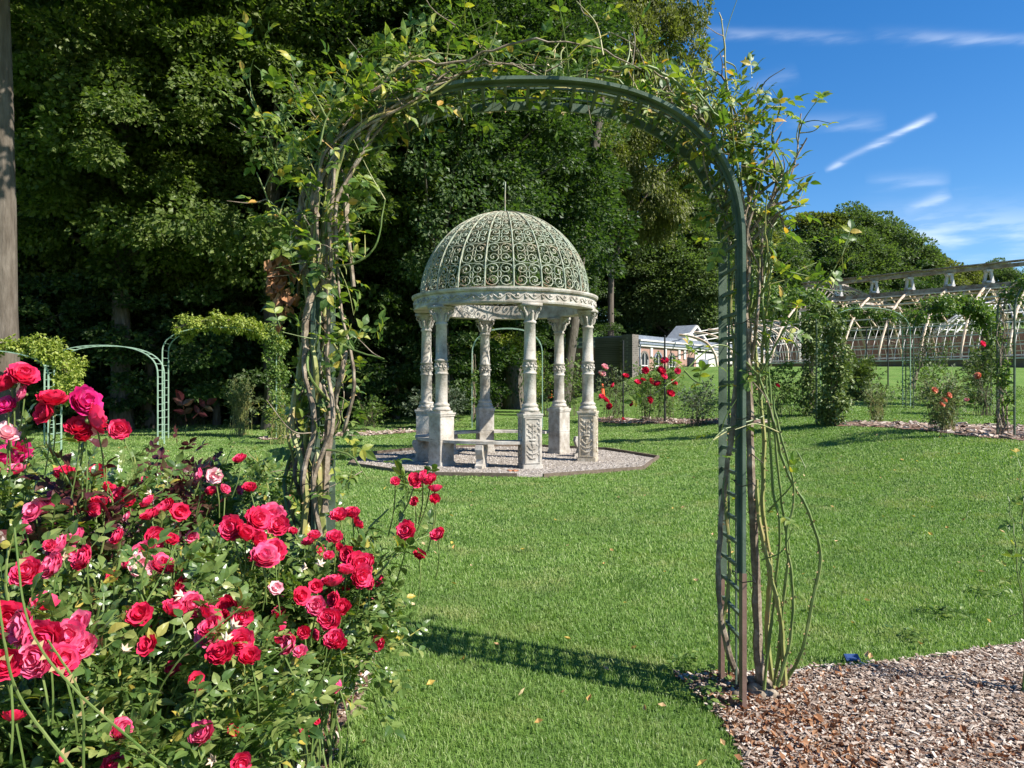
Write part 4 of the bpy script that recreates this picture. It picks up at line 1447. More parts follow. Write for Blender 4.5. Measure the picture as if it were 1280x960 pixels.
# ------------------------------------------------------------------ foreground rose bushes
def bush(name, label, x, y, rx, ry, h, ncane, nleaf, size, matn='roseleaf', zlo=.12, lean=(0, 0), cat='rose bush', canem='caneg', inner=.5, T=T_NEAR, pairs=2, group=None, up=.9):
    root = thing(name, label, cat, on(x, y), 0, group)
    z0 = root.location[2]
    mb_ = MB()
    paths = []
    for k in range(ncane):
        a = rng.uniform(0, 6.28); rr = rng.uniform(.15, 1) ** .6
        b = np.array((rng.normal(0, rx * .22), rng.normal(0, ry * .22), 0.0))
        e = np.array((rx * rr * math.cos(a) + lean[0], ry * rr * math.sin(a) + lean[1], h * (1 - .38 * rr ** 2.5) * rng.uniform(.62, 1.04)))
        mid = b * .5 + e * .5 + np.array((-.12 * (e[0] - b[0]), -.12 * (e[1] - b[1]), h * .13)) + rng.normal(0, .04, 3)
        P = catmull([b, mid, e], 8)
        P[1:-1] += rng.normal(0, .006, (len(P) - 2, 3))
        paths.append(P)
        mb_.tube(P, np.linspace(.007, .0025, len(P)) * rng.uniform(.45, 1.2), 5, cap=False)
    mb_.build('canes', M[canem], root)
    ks = rng.integers(0, ncane, nleaf)
    ii = np.minimum(len(paths[0]) - 1, (rng.uniform(zlo, 1.02, nleaf) ** up * (len(paths[0]) - 1)).astype(int))
    Ps = np.array([paths[k][i] for k, i in zip(ks, ii)])
    outw = norm(Ps - np.array((0, 0, h * .35))) + rng.normal(0, .75, (nleaf, 3))
    A = norm(outw)
    Ps = Ps + A * rng.uniform(0, .05, (nleaf, 1)) * size / .1
    mb_ = MB()
    compound(mb_, Ps, A + np.array((0, 0, -.1)), rng.normal(0, .38, (nleaf, 3)) + A * .3 + np.array((.1, -.1, .9)), size * rng.uniform(.6, 1.25, nleaf), T=T, pairs=pairs)
    mb_.build('leaves', M[matn], root)
    return root, paths


b1, p1 = bush('rose_bush', 'largest red rose bush filling the lower left corner', -1.12, 1.95, .62, .50, 1.08, 240, 3900, .064, zlo=.32, up=.65)
b2, p2 = bush('rose_bush', 'red rose bush with long sprays reaching over the lawn beside the near arch', -.98, 2.95, .60, .50, .94, 220, 3100, .064, zlo=.36, up=.6)
b3, p3 = bush('rose_bush', 'tall rose bush at the left edge with the highest scarlet blooms', -1.72, 2.62, .62, .45, 1.38, 160, 4200, .066)
b4, p4 = bush('rose_bush', 'leafy rose bush with few flowers behind the dark red shrub', -1.65, 3.85, .75, .55, 1.17, 130, 3400, .066)
b5, p5 = bush('dark_leaved_shrub', 'low shrub with dark purple red leaves rising above the roses', -1.62, 3.5, .22, .22, 1.32, 34, 420, .085, 'redleaf', cat='shrub')
b6, p6 = bush('rose_bush', 'airy orange tinged bush of upright stems left of the arch', -1.72, 5.2, .55, .5, 1.22, 40, 260, .09, 'climbleaf', canem='cane', up=.7)
b7, p7 = bush('rose_shoot', 'tall reddish new shoots above the scarlet blooms', -1.38, 2.45, .14, .12, 1.64, 12, 70, .10, 'redleaf', cat='rose shoot', lean=(-.08, 0))

b8, p8 = bush('rose_bush', 'leafy rose bush without flowers at the left edge behind the scarlet blooms', -2.75, 3.7, .75, .5, 1.26, 110, 2000, .08)
# spent blooms: pale star-shaped sepals left on the stems
M['sepal'] = mat('dry_sepal', [(.50, .38, .25), (.66, .52, .42)], .7, src='island')
sp_ = MB()
for k in range(6):
    a = k * 1.047
    leaves(sp_, [(0, 0, 0)], [(math.cos(a), math.sin(a), .5)], [(0, 0, 1.)], .5, T_CURL, wid=.55)
sp_.blob((0, 0, 0), .09, 7, 5)
me_sp = sp_.mesh('spent_bloom', M['sepal'])
for px, py, s_ in ((60, 690, 30), (78, 696, 26), (165, 715, 26), (228, 745, 22), (290, 785, 26), (155, 815, 22), (400, 706, 18), (383, 710, 16), (270, 592, 16), (282, 800, 22), (268, 950, 22), (188, 618, 14)):
    d = float(np.interp(py, [560, 700, 830, 950], [3.0, 2.1, 1.65, 1.75])) + (.4 if px > 350 else 0)
    rt = b2 if px > 350 else b1
    o = link('spent_bloom', me_sp, rt, tuple(PX(px, py, d) - np.array(rt.location)))
    o.scale = (s_ / FPX * d,) * 3
    o.rotation_euler = (R(60) + rng.normal(0, .3), rng.normal(0, .3), rng.uniform(0, 6))
# sprays reaching to the right
mb = MB()
loc2 = np.array(b2.location)
SPR = []
for pts in ([(430, 690, 2.9), (470, 650, 2.95), (500, 625, 3.0), (528, 600, 3.05)], [(440, 740, 2.8), (480, 700, 2.85), (510, 680, 2.9), (545, 665, 3.0)],
            [(470, 720, 2.8), (500, 690, 2.85), (525, 695, 2.9)], [(400, 830, 2.7), (440, 800, 2.8), (470, 780, 2.9), (492, 800, 2.95)], [(420, 880, 2.75), (460, 860, 2.85), (475, 905, 2.9)],
            [(505, 625, 3.0), (512, 610, 3.0), (494, 602, 3.0)]):
    P = pathpts(pts, 6, .003)
    SPR.append((P, 0, 0, 'caneg', 0))
    mb.tube(P - loc2, np.linspace(.005, .002, len(P)), 5)
mb.build('sprays', M['caneg'], b2)
sprinkle(SPR, 46, b2, .085, 'roseleaf', .02, name='spray_leaves')
# long arching bare canes in front at the lower left
mb = MB()
loc1 = np.array(b1.location)
for pts in ([(18, 560 + 100, 1.35), (35, 780, 1.35), (90, 860, 1.4), (170, 930, 1.5), (230, 975, 1.6)], [(-5, 700, 1.3), (5, 800, 1.3), (30, 880, 1.35), (90, 960, 1.4)],
            [(300, 760, 1.75), (220, 830, 1.75), (190, 900, 1.8), (205, 990, 1.9)], [(60, 800, 1.4), (100, 870, 1.45), (105, 980, 1.5)]):
    P = pathpts(pts, 7, .001)
    r_ = np.linspace(.0018, .003, len(P))
    mb.tube(P - loc1, r_, 6)
    thorns(mb, P - loc1, r_, 14, 1)
mb.build('arching_canes', [M['caneg'], M['thorn']], b1)

# (px, py, apparent size, colour, kind)
BLOOMS = [
    (12, 478, 40, 'crimson', 0), (28, 470, 42, 'red', 1), (65, 500, 40, 'crimson', 0), (92, 472, 0, 'red', 0), (60, 515, 40, 'crimson', 2), (105, 502, 46, 'magenta', 0), (118, 524, 44, 'red', 1),
    (98, 535, 36, 'crimson', 0), (150, 537, 30, 'red', 1), (105, 546, 26, 'crimson', 2), (8, 508, 30, 'magenta', 0), (28, 492, 26, 'pink', 3), (8, 542, 36, 'pale', 3), (20, 565, 38, 'magenta', 0), (6, 578, 36, 'magenta', 1),
    (20, 588, 26, 'pink', 3), (82, 592, 30, 'crimson', 3), (122, 592, 26, 'crimson', 0), (135, 612, 22, 'crimson', 2), (150, 620, 24, 'red', 0), (160, 628, 20, 'crimson', 2), (124, 628, 24, 'crimson', 0), (116, 638, 20, 'red', 2), (85, 630, 20, 'peach', 2),
    (60, 635, 30, 'pink', 0), (42, 640, 34, 'pink', 3), (30, 660, 22, 'pink', 2), (185, 628, 22, 'red', 0), (200, 638, 26, 'red', 3), (210, 632, 20, 'crimson', 0), (188, 645, 24, 'crimson', 2), (225, 640, 26, 'crimson', 3), (148, 671, 24, 'red', 0),
    (193, 672, 30, 'red', 0), (212, 675, 22, 'crimson', 2), (94, 674, 32, 'pink', 0), (74, 684, 34, 'pink', 1), (106, 698, 34, 'red', 0), (68, 708, 42, 'pink', 0), (34, 716, 44, 'red', 1), (182, 690, 30, 'pink', 1), (176, 708, 34, 'pale', 3),
    (200, 706, 34, 'pink', 0), (214, 710, 32, 'red', 1), (160, 704, 18, 'red', 2), (55, 755, 36, 'red', 3), (226, 740, 44, 'red', 0), (238, 758, 42, 'pink', 1), (216, 764, 34, 'red', 2), (175, 768, 34, 'crimson', 3), (140, 722, 18, 'crimson', 2),
    (30, 785, 56, 'pink', 0), (58, 800, 60, 'red', 1), (84, 798, 54, 'pink', 0), (46, 824, 54, 'pink', 1), (75, 826, 50, 'red', 0), (8, 775, 54, 'crimson', 1), (8, 830, 46, 'crimson', 0), (98, 780, 36, 'pink', 3), (16, 897, 28, 'crimson', 1),
    (262, 770, 42, 'red', 0), (284, 762, 42, 'crimson', 1), (262, 792, 38, 'pink', 0), (300, 802, 40, 'red', 1), (312, 822, 30, 'crimson', 2), (276, 818, 40, 'crimson', 0), (185, 806, 30, 'crimson', 3), (245, 850, 22, 'crimson', 3), (130, 946, 14, 'magenta', 2),
    (330, 697, 44, 'pink', 0), (342, 690, 34, 'red', 1), (290, 660, 34, 'red', 0), (320, 650, 36, 'red', 1), (340, 645, 34, 'pink', 0), (348, 658, 30, 'red', 0), (305, 668, 30, 'crimson', 2), (322, 676, 26, 'crimson', 2), (312, 610, 18, 'crimson', 0),
    (300, 574, 18, 'red', 1), (268, 595, 22, 'pale', 3), (250, 594, 18, 'pink', 2), (280, 612, 16, 'pink', 2), (393, 670, 18, 'red', 0), (418, 672, 22, 'red', 1), (424, 645, 24, 'red', 0), (440, 642, 22, 'red', 1), (446, 655, 20, 'crimson', 2), (378, 648, 0, 'red', 1),
    (447, 706, 36, 'red', 0), (458, 705, 28, 'red', 1), (436, 694, 26, 'crimson', 2), (450, 720, 32, 'red', 0), (432, 714, 24, 'red', 2), (416, 728, 30, 'red', 0), (420, 750, 26, 'crimson', 2), (395, 758, 26, 'pink', 1), (408, 772, 24, 'red', 2),
    (413, 775, 30, 'red', 0), (427, 762, 28, 'crimson', 1), (418, 800, 28, 'red', 1), (424, 806, 22, 'crimson', 2), (363, 806, 30, 'pink', 2), (354, 785, 16, 'red', 2), (380, 790, 18, 'crimson', 0), (348, 802, 16, 'red', 2), (424, 858, 20, 'pink', 2), (390, 915, 14, 'red', 3),
    (378, 912, 12, 'red', 3), (396, 902, 10, 'crimson', 3), (494, 602, 13, 'red', 0), (518, 601, 22, 'red', 0), (528, 596, 20, 'red', 1), (538, 600, 20, 'red', 1), (544, 612, 20, 'red', 2), (543, 624, 16, 'crimson', 2), (519, 627, 14, 'crimson', 2),
    (508, 663, 27, 'red', 0), (548, 669, 22, 'red', 2), (524, 694, 18, 'crimson', 2), (300, 712, 0, 'red', 1), (376, 745, 26, 'crimson', 3), (395, 733, 20, 'crimson', 3), (345, 735, 20, 'pale', 3)]


def dep(px, py):
    """how far the flowering face of the bushes stands at this part of the bed"""
    if px > 460:
        return 3.0
    if py < 560:
        return 2.35 if px < 160 else 3.4
    f = np.interp(py, [560, 700, 830, 950], [3.1, 2.3, 1.75, 1.9])
    g_ = np.interp(px, [0, 150, 300, 450], [-.25, -.05, .15, .62])
    return f + g_ * (1 if py > 600 else .6)


roots = [b1, b2, b3, b4]
cen = [np.array((-1.0, 1.75)), np.array((-.85, 2.75)), np.array((-1.7, 2.5)), np.array((-1.5, 3.3))]
for px, py, s_, cn, kd in BLOOMS:
    if s_ == 0:
        continue
    d = dep(px, py)
    if not (px < 160 and py < 560):
        d -= .13
    p = PX(px, py, d)
    k = int(np.argmin([np.linalg.norm(p[:2] - c_) for c_ in cen]))
    if px > 380:
        k = 1
    put_bloom(roots[k], p, s_ / FPX * d * (.86 if px < 160 and py < 560 else (.93 if s_ < 40 else .82)), cn, kd)
    # a stalk down into the bush
    rt = roots[k]
    q_ = np.array(rt.location)
    e = p + np.array((rng.normal(-.02, .025), rng.uniform(.02, .08), -rng.uniform(.14, .24)))
    P = catmull([p - q_ + np.array((0, .01, -.015)), (p * .5 + e * .5) - q_ + np.array((.008, 0, -.01)), e - q_], 4)
    sm_ = MB(); sm_.tube(P, .0026, 4); sm_.build('flower_stalk', M['caneg'], rt)
for rt, pa, nb in ((b1, p1, 44), (b2, p2, 44), (b3, p3, 20), (b4, p4, 34)):
    for k in range(nb):
        P = pa[rng.integers(0, len(pa))]
        if P[-1][1] > .2:
            continue
        put_bloom(rt, P[-1] + np.array(rt.location) + np.array((0, -.03, .02)), rng.uniform(.03, .06), rng.choice(['red', 'pink', 'red', 'crimson', 'red', 'pink']), int(rng.integers(1, 4)))
# a few buds and small filler blooms spread over the bushes
for rt, pa, nb in ((b1, p1, 10), (b2, p2, 10), (b3, p3, 8), (b4, p4, 8)):
    for k in range(nb):
        P = pa[rng.integers(0, len(pa))]
        o = link('bud', BUD[rng.choice(['crimson', 'pink'])], rt, tuple(P[-1]))
        o.scale = (rng.uniform(.035, .05),) * 3
        o.rotation_euler = (rng.normal(0, .4), rng.normal(0, .4), 0)


# ------------------------------------------------------------------ roses and shrubs across the lawn
def far_bush(label, px, py, w, h, ncane, nleaf, size, matn, blooms=(), canem='twig', cat='rose bush', name='rose_bush', bs=.10, **kw):
    g = G(px, py)
    w = w / FPX * g[1] / 2; h = h / FPX * g[1]
    rt, pa = bush(name, label, g[0], g[1], w, w * .8, h, ncane, nleaf, size, matn, cat=cat, canem=canem, T=T_FAR, pairs=1, up=.75, **kw)
    for bx, by, cn in blooms:
        p = PX(bx, by, g[1] - w * .5)
        put_bloom(rt, p, bs * rng.uniform(.8, 1.2) * g[1] / 25, cn, 0)
    return rt


far_bush('airy rose bush with a few crimson blooms just right of the pavilion', 768, 527, 52, 75, 34, 420, .13, 'oliveleaf',
         [(757, 500, 'crimson'), (762, 508, 'crimson'), (752, 496, 'red'), (782, 470, 'crimson'), (780, 525, 'crimson'), (766, 482, 'crimson')], bs=.22)
far_bush('red rose bush left of the tallest one before the brick building', 808, 527, 50, 80, 34, 480, .13, 'vineleaf',
         [(807, 463, 'crimson'), (804, 475, 'crimson'), (797, 478, 'red'), (814, 477, 'crimson'), (790, 505, 'crimson'), (812, 500, 'crimson')], bs=.22)
far_bush('tallest red rose bush in front of the brick building', 832, 527, 56, 88, 36, 520, .13, 'vineleaf',
         [(831, 451, 'red'), (827, 464, 'crimson'), (829, 470, 'red'), (838, 492, 'crimson'), (847, 464, 'red'), (826, 462, 'red'), (822, 480, 'crimson'), (842, 478, 'crimson')], bs=.26)
far_bush('low grey green rose bush left of the near arch leg', 872, 533, 66, 60, 30, 420, .13, 'sagebush')
far_bush('short twiggy bush with bare lower stems beside the ivy pillar', 1098, 529, 44, 62, 46, 260, .10, 'oliveleaf', canem='cane')
far_bush('rose bush with peach blooms and many thin stems in the mulch', 1178, 540, 84, 88, 70, 600, .10, 'oliveleaf', [(1168, 488, 'peach'), (1180, 500, 'peach'), (1208, 500, 'pale'), (1186, 494, 'peach'), (1177, 505, 'peach')], canem='cane', bs=.2)
far_bush('sparse green bush behind the peach one', 1160, 500, 60, 56, 30, 300, .14, 'vineleaf')
far_bush('leafy bush left of the lattice leg at the right edge', 1232, 520, 60, 96, 34, 360, .14, 'oliveleaf', [(1228, 430, 'red'), (1222, 470, 'peach')], bs=.2)
far_bush('green rose bush right of the near arch foot', 968, 520, 78, 70, 34, 620, .14, 'vineleaf', [(972, 482, 'crimson')], bs=.2)
far_bush('dark dense evergreen shrub between the ivy pillar and the lattice leg', 1072, 501, 44, 58, 40, 1500, .16, 'ivy', cat='shrub', name='shrub')
far_bush('wide grey green shrub behind the left side of the pavilion', 545, 536, 84, 56, 60, 2400, .12, 'sagebush', cat='shrub', name='shrub')
far_bush('small dull shrub left of the grey green one', 492, 518, 34, 46, 20, 200, .14, 'oliveleaf', cat='shrub', name='shrub')
far_bush('large olive green shrub under the leafy left arch', 232, 532, 118, 84, 90, 3800, .11, 'oliveleaf', cat='shrub', name='shrub')
far_bush('pale twiggy shrub of upright stems beside the leafy arch leg', 300, 545, 56, 84, 60, 420, .11, 'oliveleaf', canem='cane', cat='shrub', name='shrub')
far_bush('thin rose bush seen through the back of the pavilion', 676, 520, 44, 84, 26, 420, .14, 'vineleaf')
far_bush('rose bush with pale flowers behind the right column of the pavilion', 714, 520, 50, 84, 26, 420, .14, 'vineleaf', [(756, 459, 'pale'), (752, 467, 'pale')], bs=.24)
far_bush('low bush beside the pavilion at the foot of the left arch vine', 460, 538, 56, 44, 30, 300, .12, 'vineleaf')
far_bush('loose orange tipped rose bush behind the left leg of the near arch', 352, 556, 60, 70, 30, 240, .11, 'climbleaf', canem='cane')
far_bush('tall thin rose plant at the right edge of the near mulch', 1300, 870, 90, 330, 8, 26, .08, 'climbleaf', canem='caneg')
far_bush('leaf mass in the garland shade right of the near arch post', 930, 500, 60, 50, 20, 300, .13, 'vineleaf')

# ------------------------------------------------------------------ trees
def crown_mesh(name, seed, rx, rz, nc, per, size, matn, zc, cl=.17, low=.75, flat=.5, lob=.22, stems=True, fill=.42, box=3.0):
    g_ = np.random.default_rng(seed)
    # clump centres: uneven shell with some inside
    dirs = norm(g_.normal(0, 1, (nc, 3)))
    dirs = dirs / ((np.abs(dirs) ** box).sum(1, keepdims=True) ** (1 / box))
    lobes = norm(g_.normal(0, 1, (9, 3)))
    bump = (np.maximum(0, dirs @ lobes.T) ** 6).max(1)
    r = (fill + (1 - fill) * g_.uniform(0, 1, nc) ** .45) * (1 - lob + lob * 1.6 * bump)
    r = np.minimum(r, 1.04)
    ctr = dirs * r[:, None] * np.array((rx, rx, rz))
    ctr[:, 2] = np.where(ctr[:, 2] < 0, ctr[:, 2] * low, ctr[:, 2]) + zc
    csz = cl * rx * g_.uniform(.65, 1.35, nc)
    k = np.repeat(np.arange(nc), (per * g_.uniform(.6, 1.4, nc)).astype(int))
    n_ = len(k)
    e = norm(g_.normal(0, 1, (n_, 3))) * g_.uniform(.25, 1, (n_, 1)) ** .5
    e[:, 2] *= flat
    # sprays droop outwards
    outv = norm(ctr - np.array((0, 0, zc - rz * .3)))
    drop = (e * outv[k]).sum(1)
    Q = ctr[k] + e * csz[k][:, None]
    Q[:, 2] -= np.maximum(0, drop) * csz[k] * .35
    A = e + outv[k] * .5 + g_.normal(0, .4, (n_, 3)) + np.array((0, 0, -.25))
    N = np.array((.1, -.1, .5)) + outv[k] * .6 + e * .3 + g_.normal(0, .5, (n_, 3))
    mb_ = MB()
    leaves(mb_, Q, A, N, size * g_.uniform(.6, 1.35, n_), wid=1.15)
    return mb_.mesh(name, M[matn]), ctr


def trunk_mesh(name, seed, h, r, ctr, matn, nl=26, bend=.03, fork=None):
    g_ = np.random.default_rng(seed)
    q = MB()
    zs = np.linspace(-.3, h, 14)
    P = np.c_[np.cumsum(g_.normal(0, bend * h / 14, 14)), np.cumsum(g_.normal(0, bend * h / 14, 14)), zs]
    P[:, :2] -= P[1, :2]
    rad = r * (1 - .72 * (zs - zs[0]) / (h - zs[0])) + r * .35 * np.exp(-np.maximum(zs, 0) * 2.2)
    q.tube(P, rad, 12)
    idx = g_.choice(len(ctr), min(nl, len(ctr)), replace=False)
    for i in idx:
        c_ = ctr[i]
        zb_ = min(h * .97, max(h * .3, c_[2] - np.linalg.norm(c_[:2]) * g_.uniform(.5, .9)))
        b = np.array([np.interp(zb_, zs, P[:, 0]), np.interp(zb_, zs, P[:, 1]), zb_])
        rb_ = np.interp(zb_, zs, rad) * g_.uniform(.28, .5)
        mid = b * .5 + c_ * .5 + np.array((0, 0, .06 * np.linalg.norm(c_ - b))) + g_.normal(0, .15, 3)
        L = catmull([b, mid, c_], 5)
        q.tube(L, np.linspace(rb_, rb_ * .2, len(L)), 6, cap=False)
    return q.mesh(name, M[matn], True)


KINDS = {}
zmx = {}


def kind(key, seed, rx, rz, nc, per, size, matn, zc, th, tr, tm, **kw):
    me, ctr = crown_mesh('crown', seed, rx, rz, nc, per, size, matn, zc, **kw)
    zmx[key] = np.percentile(ctr[:, 2], 97) + .5
    KINDS[key] = (me, trunk_mesh('trunk', seed + 50, th, tr, ctr, tm))


#     key     seed rx   rz   nc  per size mat zc   trunk h r mat
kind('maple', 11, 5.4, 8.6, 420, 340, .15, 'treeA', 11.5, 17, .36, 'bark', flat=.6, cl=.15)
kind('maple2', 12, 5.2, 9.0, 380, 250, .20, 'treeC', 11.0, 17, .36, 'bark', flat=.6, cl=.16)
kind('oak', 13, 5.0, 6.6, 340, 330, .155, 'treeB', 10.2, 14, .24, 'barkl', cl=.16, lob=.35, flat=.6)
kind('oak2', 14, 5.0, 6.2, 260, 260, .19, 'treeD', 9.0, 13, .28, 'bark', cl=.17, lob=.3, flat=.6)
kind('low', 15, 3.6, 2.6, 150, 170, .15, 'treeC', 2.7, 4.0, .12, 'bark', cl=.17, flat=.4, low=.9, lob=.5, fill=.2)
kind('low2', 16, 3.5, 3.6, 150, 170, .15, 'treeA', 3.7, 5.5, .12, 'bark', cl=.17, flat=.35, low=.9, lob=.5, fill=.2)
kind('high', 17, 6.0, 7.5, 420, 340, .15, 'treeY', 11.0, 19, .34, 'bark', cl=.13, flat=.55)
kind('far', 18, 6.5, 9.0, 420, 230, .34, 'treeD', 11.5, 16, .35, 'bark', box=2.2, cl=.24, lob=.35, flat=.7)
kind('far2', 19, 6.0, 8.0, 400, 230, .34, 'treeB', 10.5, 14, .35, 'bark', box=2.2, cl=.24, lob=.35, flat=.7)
USED = set()


def tree(key, label, x, y, s=1.0, rz=0.0, name='tree', group=None, sz=None, dz=0.0, cat='tree'):
    t = thing(name, label, cat, on(x, y, dz), rz, group)
    t.scale = (s, s, sz or s)
    link('trunk', KINDS[key][1], t)
    link('crown', KINDS[key][0], t)
    return t


# first rank
tree('oak', 'large sunlit olive green tree with a slim pale trunk right of the dome', 6.75, 50.5, 1.02, .4, sz=1.9)
tree('oak', 'tall olive tree left of the one with the slim trunk', .9, 44, .95, 2.4, sz=1.75)
tree('maple', 'broad leafed tree with bright lit sprays left above the dome', -2.6, 27.0, .95, 1.0)
tree('maple2', 'dark tree standing directly behind the dome', -1.3, 33.0, 1.0, 2.2)
tree('high', 'high crowned tree with yellow green sprays at the top left', -12.6, 24.0, .95, .3)
tree('high', 'high crowned tree with lit leaves above the bare arch', -7.8, 24.5, 1.0, 2.0)
tree('maple', 'leafy tree with a dark trunk left of the near arch vine', -6.0, 28.0, 1.05, 3.0)
# the big trunk at the left edge
big = thing('tree', 'tree with a thick pale trunk at the left edge', 'tree', on(-11.62, 17.0), 0)
_, ctr_ = crown_mesh('crown', 33, 5.0, 4.5, 110, 190, .22, 'treeY', 13.5, flat=.35)
link('trunk', trunk_mesh('trunk', 77, 15, .33, ctr_, 'barkl', bend=.012, nl=0), big)
link('crown', _, big)
# understory at the wood's edge
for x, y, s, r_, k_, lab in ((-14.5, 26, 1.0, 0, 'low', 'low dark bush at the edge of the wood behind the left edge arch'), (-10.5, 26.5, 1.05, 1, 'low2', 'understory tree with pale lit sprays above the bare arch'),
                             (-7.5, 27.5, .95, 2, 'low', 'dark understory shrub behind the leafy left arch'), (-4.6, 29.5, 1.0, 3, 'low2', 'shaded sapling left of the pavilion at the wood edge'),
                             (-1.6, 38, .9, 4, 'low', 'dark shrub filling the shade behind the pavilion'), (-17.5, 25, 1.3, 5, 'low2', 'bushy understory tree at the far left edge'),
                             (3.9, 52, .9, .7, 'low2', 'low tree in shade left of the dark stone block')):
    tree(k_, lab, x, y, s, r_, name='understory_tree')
# deeper in the wood: nothing tells these apart
ranks = [(-16, 30), (-11.5, 31), (-3.0, 34), (-8.5, 33.5), (-19, 34), (-14.5, 36), (-5.5, 38), (-.9, 40.5), (-10, 39.5), (-22, 39), (-1.8, 45), (-16.5, 43), (-7.0, 45), (-24, 45), (-12, 48), (-28, 50), (-20, 52), (3.2, 62), (9.5, 66), (-4, 53)]
for k, (x, y) in enumerate(ranks):
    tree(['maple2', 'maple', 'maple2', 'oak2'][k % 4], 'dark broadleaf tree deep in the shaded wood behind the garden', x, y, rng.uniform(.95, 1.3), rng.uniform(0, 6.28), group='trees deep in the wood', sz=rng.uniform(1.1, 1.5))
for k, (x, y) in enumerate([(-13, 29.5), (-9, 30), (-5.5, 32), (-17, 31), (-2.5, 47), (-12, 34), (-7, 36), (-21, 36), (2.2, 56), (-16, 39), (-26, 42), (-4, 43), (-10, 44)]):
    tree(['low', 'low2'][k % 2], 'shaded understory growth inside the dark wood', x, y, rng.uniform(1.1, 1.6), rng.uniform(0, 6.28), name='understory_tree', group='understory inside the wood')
# dark trunks seen behind the pavilion
for px, w, d, lean_, lab in ((641, .95, 37, 0, 'broad dark ivy clad trunk in the shade behind the pavilion'), (704, .55, 35, .12, 'leaning dark trunk behind the right rear column'), (308, .8, 27, 0, 'straight dark ivy clad trunk left of the near arch'),
                             (205, .5, 29, 0, 'slim dark trunk in the wood above the leafy arch'), (183, .35, 25, .05, 'broken pale trunk stub in the dark wood above the bare arch')):
    x = (px - 640) / FPX * d
    t = thing('tree', lab, 'tree', on(x, d), 0)
    h = 3.2 if 'stub' in lab else 15
    q = MB()
    zs = np.linspace(-.3, h, 12)
    q.tube(np.c_[zs * lean_ + rng.normal(0, .04, 12), rng.normal(0, .04, 12), zs], w / 2 * (1 - .3 * zs / h) * (1 + .3 * np.exp(-np.maximum(zs, 0) * 2)), 12)
    q.build('trunk', M['barkl' if 'pale' in lab else 'bark'], t, smooth=True)
    n_ = 2500 if 'ivy' in lab else 250
    a = rng.uniform(0, 6.28, n_); z_ = rng.uniform(0, h, n_)
    Q = np.c_[np.cos(a) * w * .56 + z_ * lean_, np.sin(a) * w * .56, z_] + rng.normal(0, .06, (n_, 3))
    q = MB(); leaves(q, Q, np.c_[rng.normal(0, .4, (n_, 2)), -np.ones(n_)], np.c_[np.cos(a), np.sin(a), np.full(n_, .4)] + rng.normal(0, .3, (n_, 3)), rng.uniform(.10, .2, n_))
    q.build('ivy_leaves', M['treeC'], t)

# trees right of the big one, behind the buildings
RT = [('far', 'rounded green tree right of the large olive tree behind the brick building', 873, 66, 216, 1.0), ('far2', 'dark tree behind the gable of the brick building', 905, 78, 250, 1.0),
      ('far', 'tree right of the near arch leg above the white wall', 965, 84, 262, 1.0), ('far2', 'bushy tree above the left end of the greenhouse', 1020, 88, 256, 1.0),
      ('far', 'tall feathery topped tree above the middle of the greenhouse', 1062, 86, 252, 1.0), ('far', 'feathery tree at the right end of the tall row', 1106, 90, 264, .9),
      ('far2', 'dark lower tree where the tall row ends against the sky', 1148, 90, 300, .8), ('far2', 'small distant tree just above the greenhouse ridge', 1205, 120, 326, .9), ('far', 'distant round tree above the greenhouse ridge near the right edge', 1250, 120, 322, .9),
      ('far', 'distant tree beyond the greenhouse at the right edge', 1300, 120, 330, .9), ('far', 'shaded tree low between the olive tree and near arch', 838, 60, 270, .9)]
for k, lab, px, d, topy, s in RT:
    x = (px - 640) / FPX * d
    ztop = EYE + (HY - topy) / FPX * d
    zg = float(TZ(x, d))
    native = zmx[k] * 1.12
    sz = (ztop - zg) / native
    tree(k, lab, x, d, max(.6, min(1.0, sz * .95)), rng.uniform(0, 6.28), sz=sz)
for k, (px, d) in enumerate([(985, 98), (1045, 102), (1090, 100), (930, 92), (1130, 106), (860, 85), (890, 100), (1180, 140), (1230, 145), (1160, 130), (1290, 140), (820, 80)]):
    x = (px - 640) / FPX * d
    topy = 285 if px < 1140 else 335
    if px < 900: topy = 250
    sz = (EYE + (HY - topy) / FPX * d - float(TZ(x, d))) / 25
    tree(['far2', 'far'][k % 2], 'background tree filling the rise behind the greenhouse', x, d, max(.7, min(1.3, sz * 1.2)), rng.uniform(0, 6.28), sz=max(sz, .3), group='trees on the rise behind the greenhouse')
for k, (px, d) in enumerate([(850, 64), (905, 70), (950, 76), (1000, 84), (1050, 84), (1100, 84), (1150, 88)]):
    x = (px - 640) / FPX * d
    tree(['low', 'low2'][k % 2], 'dense low growth behind the brick building and greenhouse', x, d, 1.7, rng.uniform(0, 6.28), name='understory_tree', group='low growth behind the buildings')

# ------------------------------------------------------------------ brick building
bl = thing('brick_building', 'low red brick building with white cornice, arched windows and a dark stone end', 'building', on(7.6, 45))
A = np.array((7.55, 45.0)); B = np.array((25.8, 67.0))
u = (B - A) / np.linalg.norm(B - A)
nrm = np.array((u[1], -u[0]))          # towards the camera
if nrm @ -A < 0:
    nrm = -nrm
Lw = np.linalg.norm(B - A)
LOC = np.array(bl.location)
angb = math.atan2(u[1], u[0])


def wp(s, o, z):
    """s along the wall, o out of the wall, z height -> local point"""
    p = A + u * s + nrm * o
    return (p[0] - LOC[0], p[1] - LOC[1], z - LOC[2])


def wbox(mb_, s0, s1, o0, o1, z0, z1, m=0):
    V = [wp(s, o, z) for s in (s0, s1) for o in (o0, o1) for z in (z0, z1)]
    mb_.add(V, np.array([(0, 1, 3, 2), (4, 6, 7, 5), (0, 4, 5, 1), (2, 3, 7, 6), (0, 2, 6, 4), (1, 5, 7, 3)]), m)


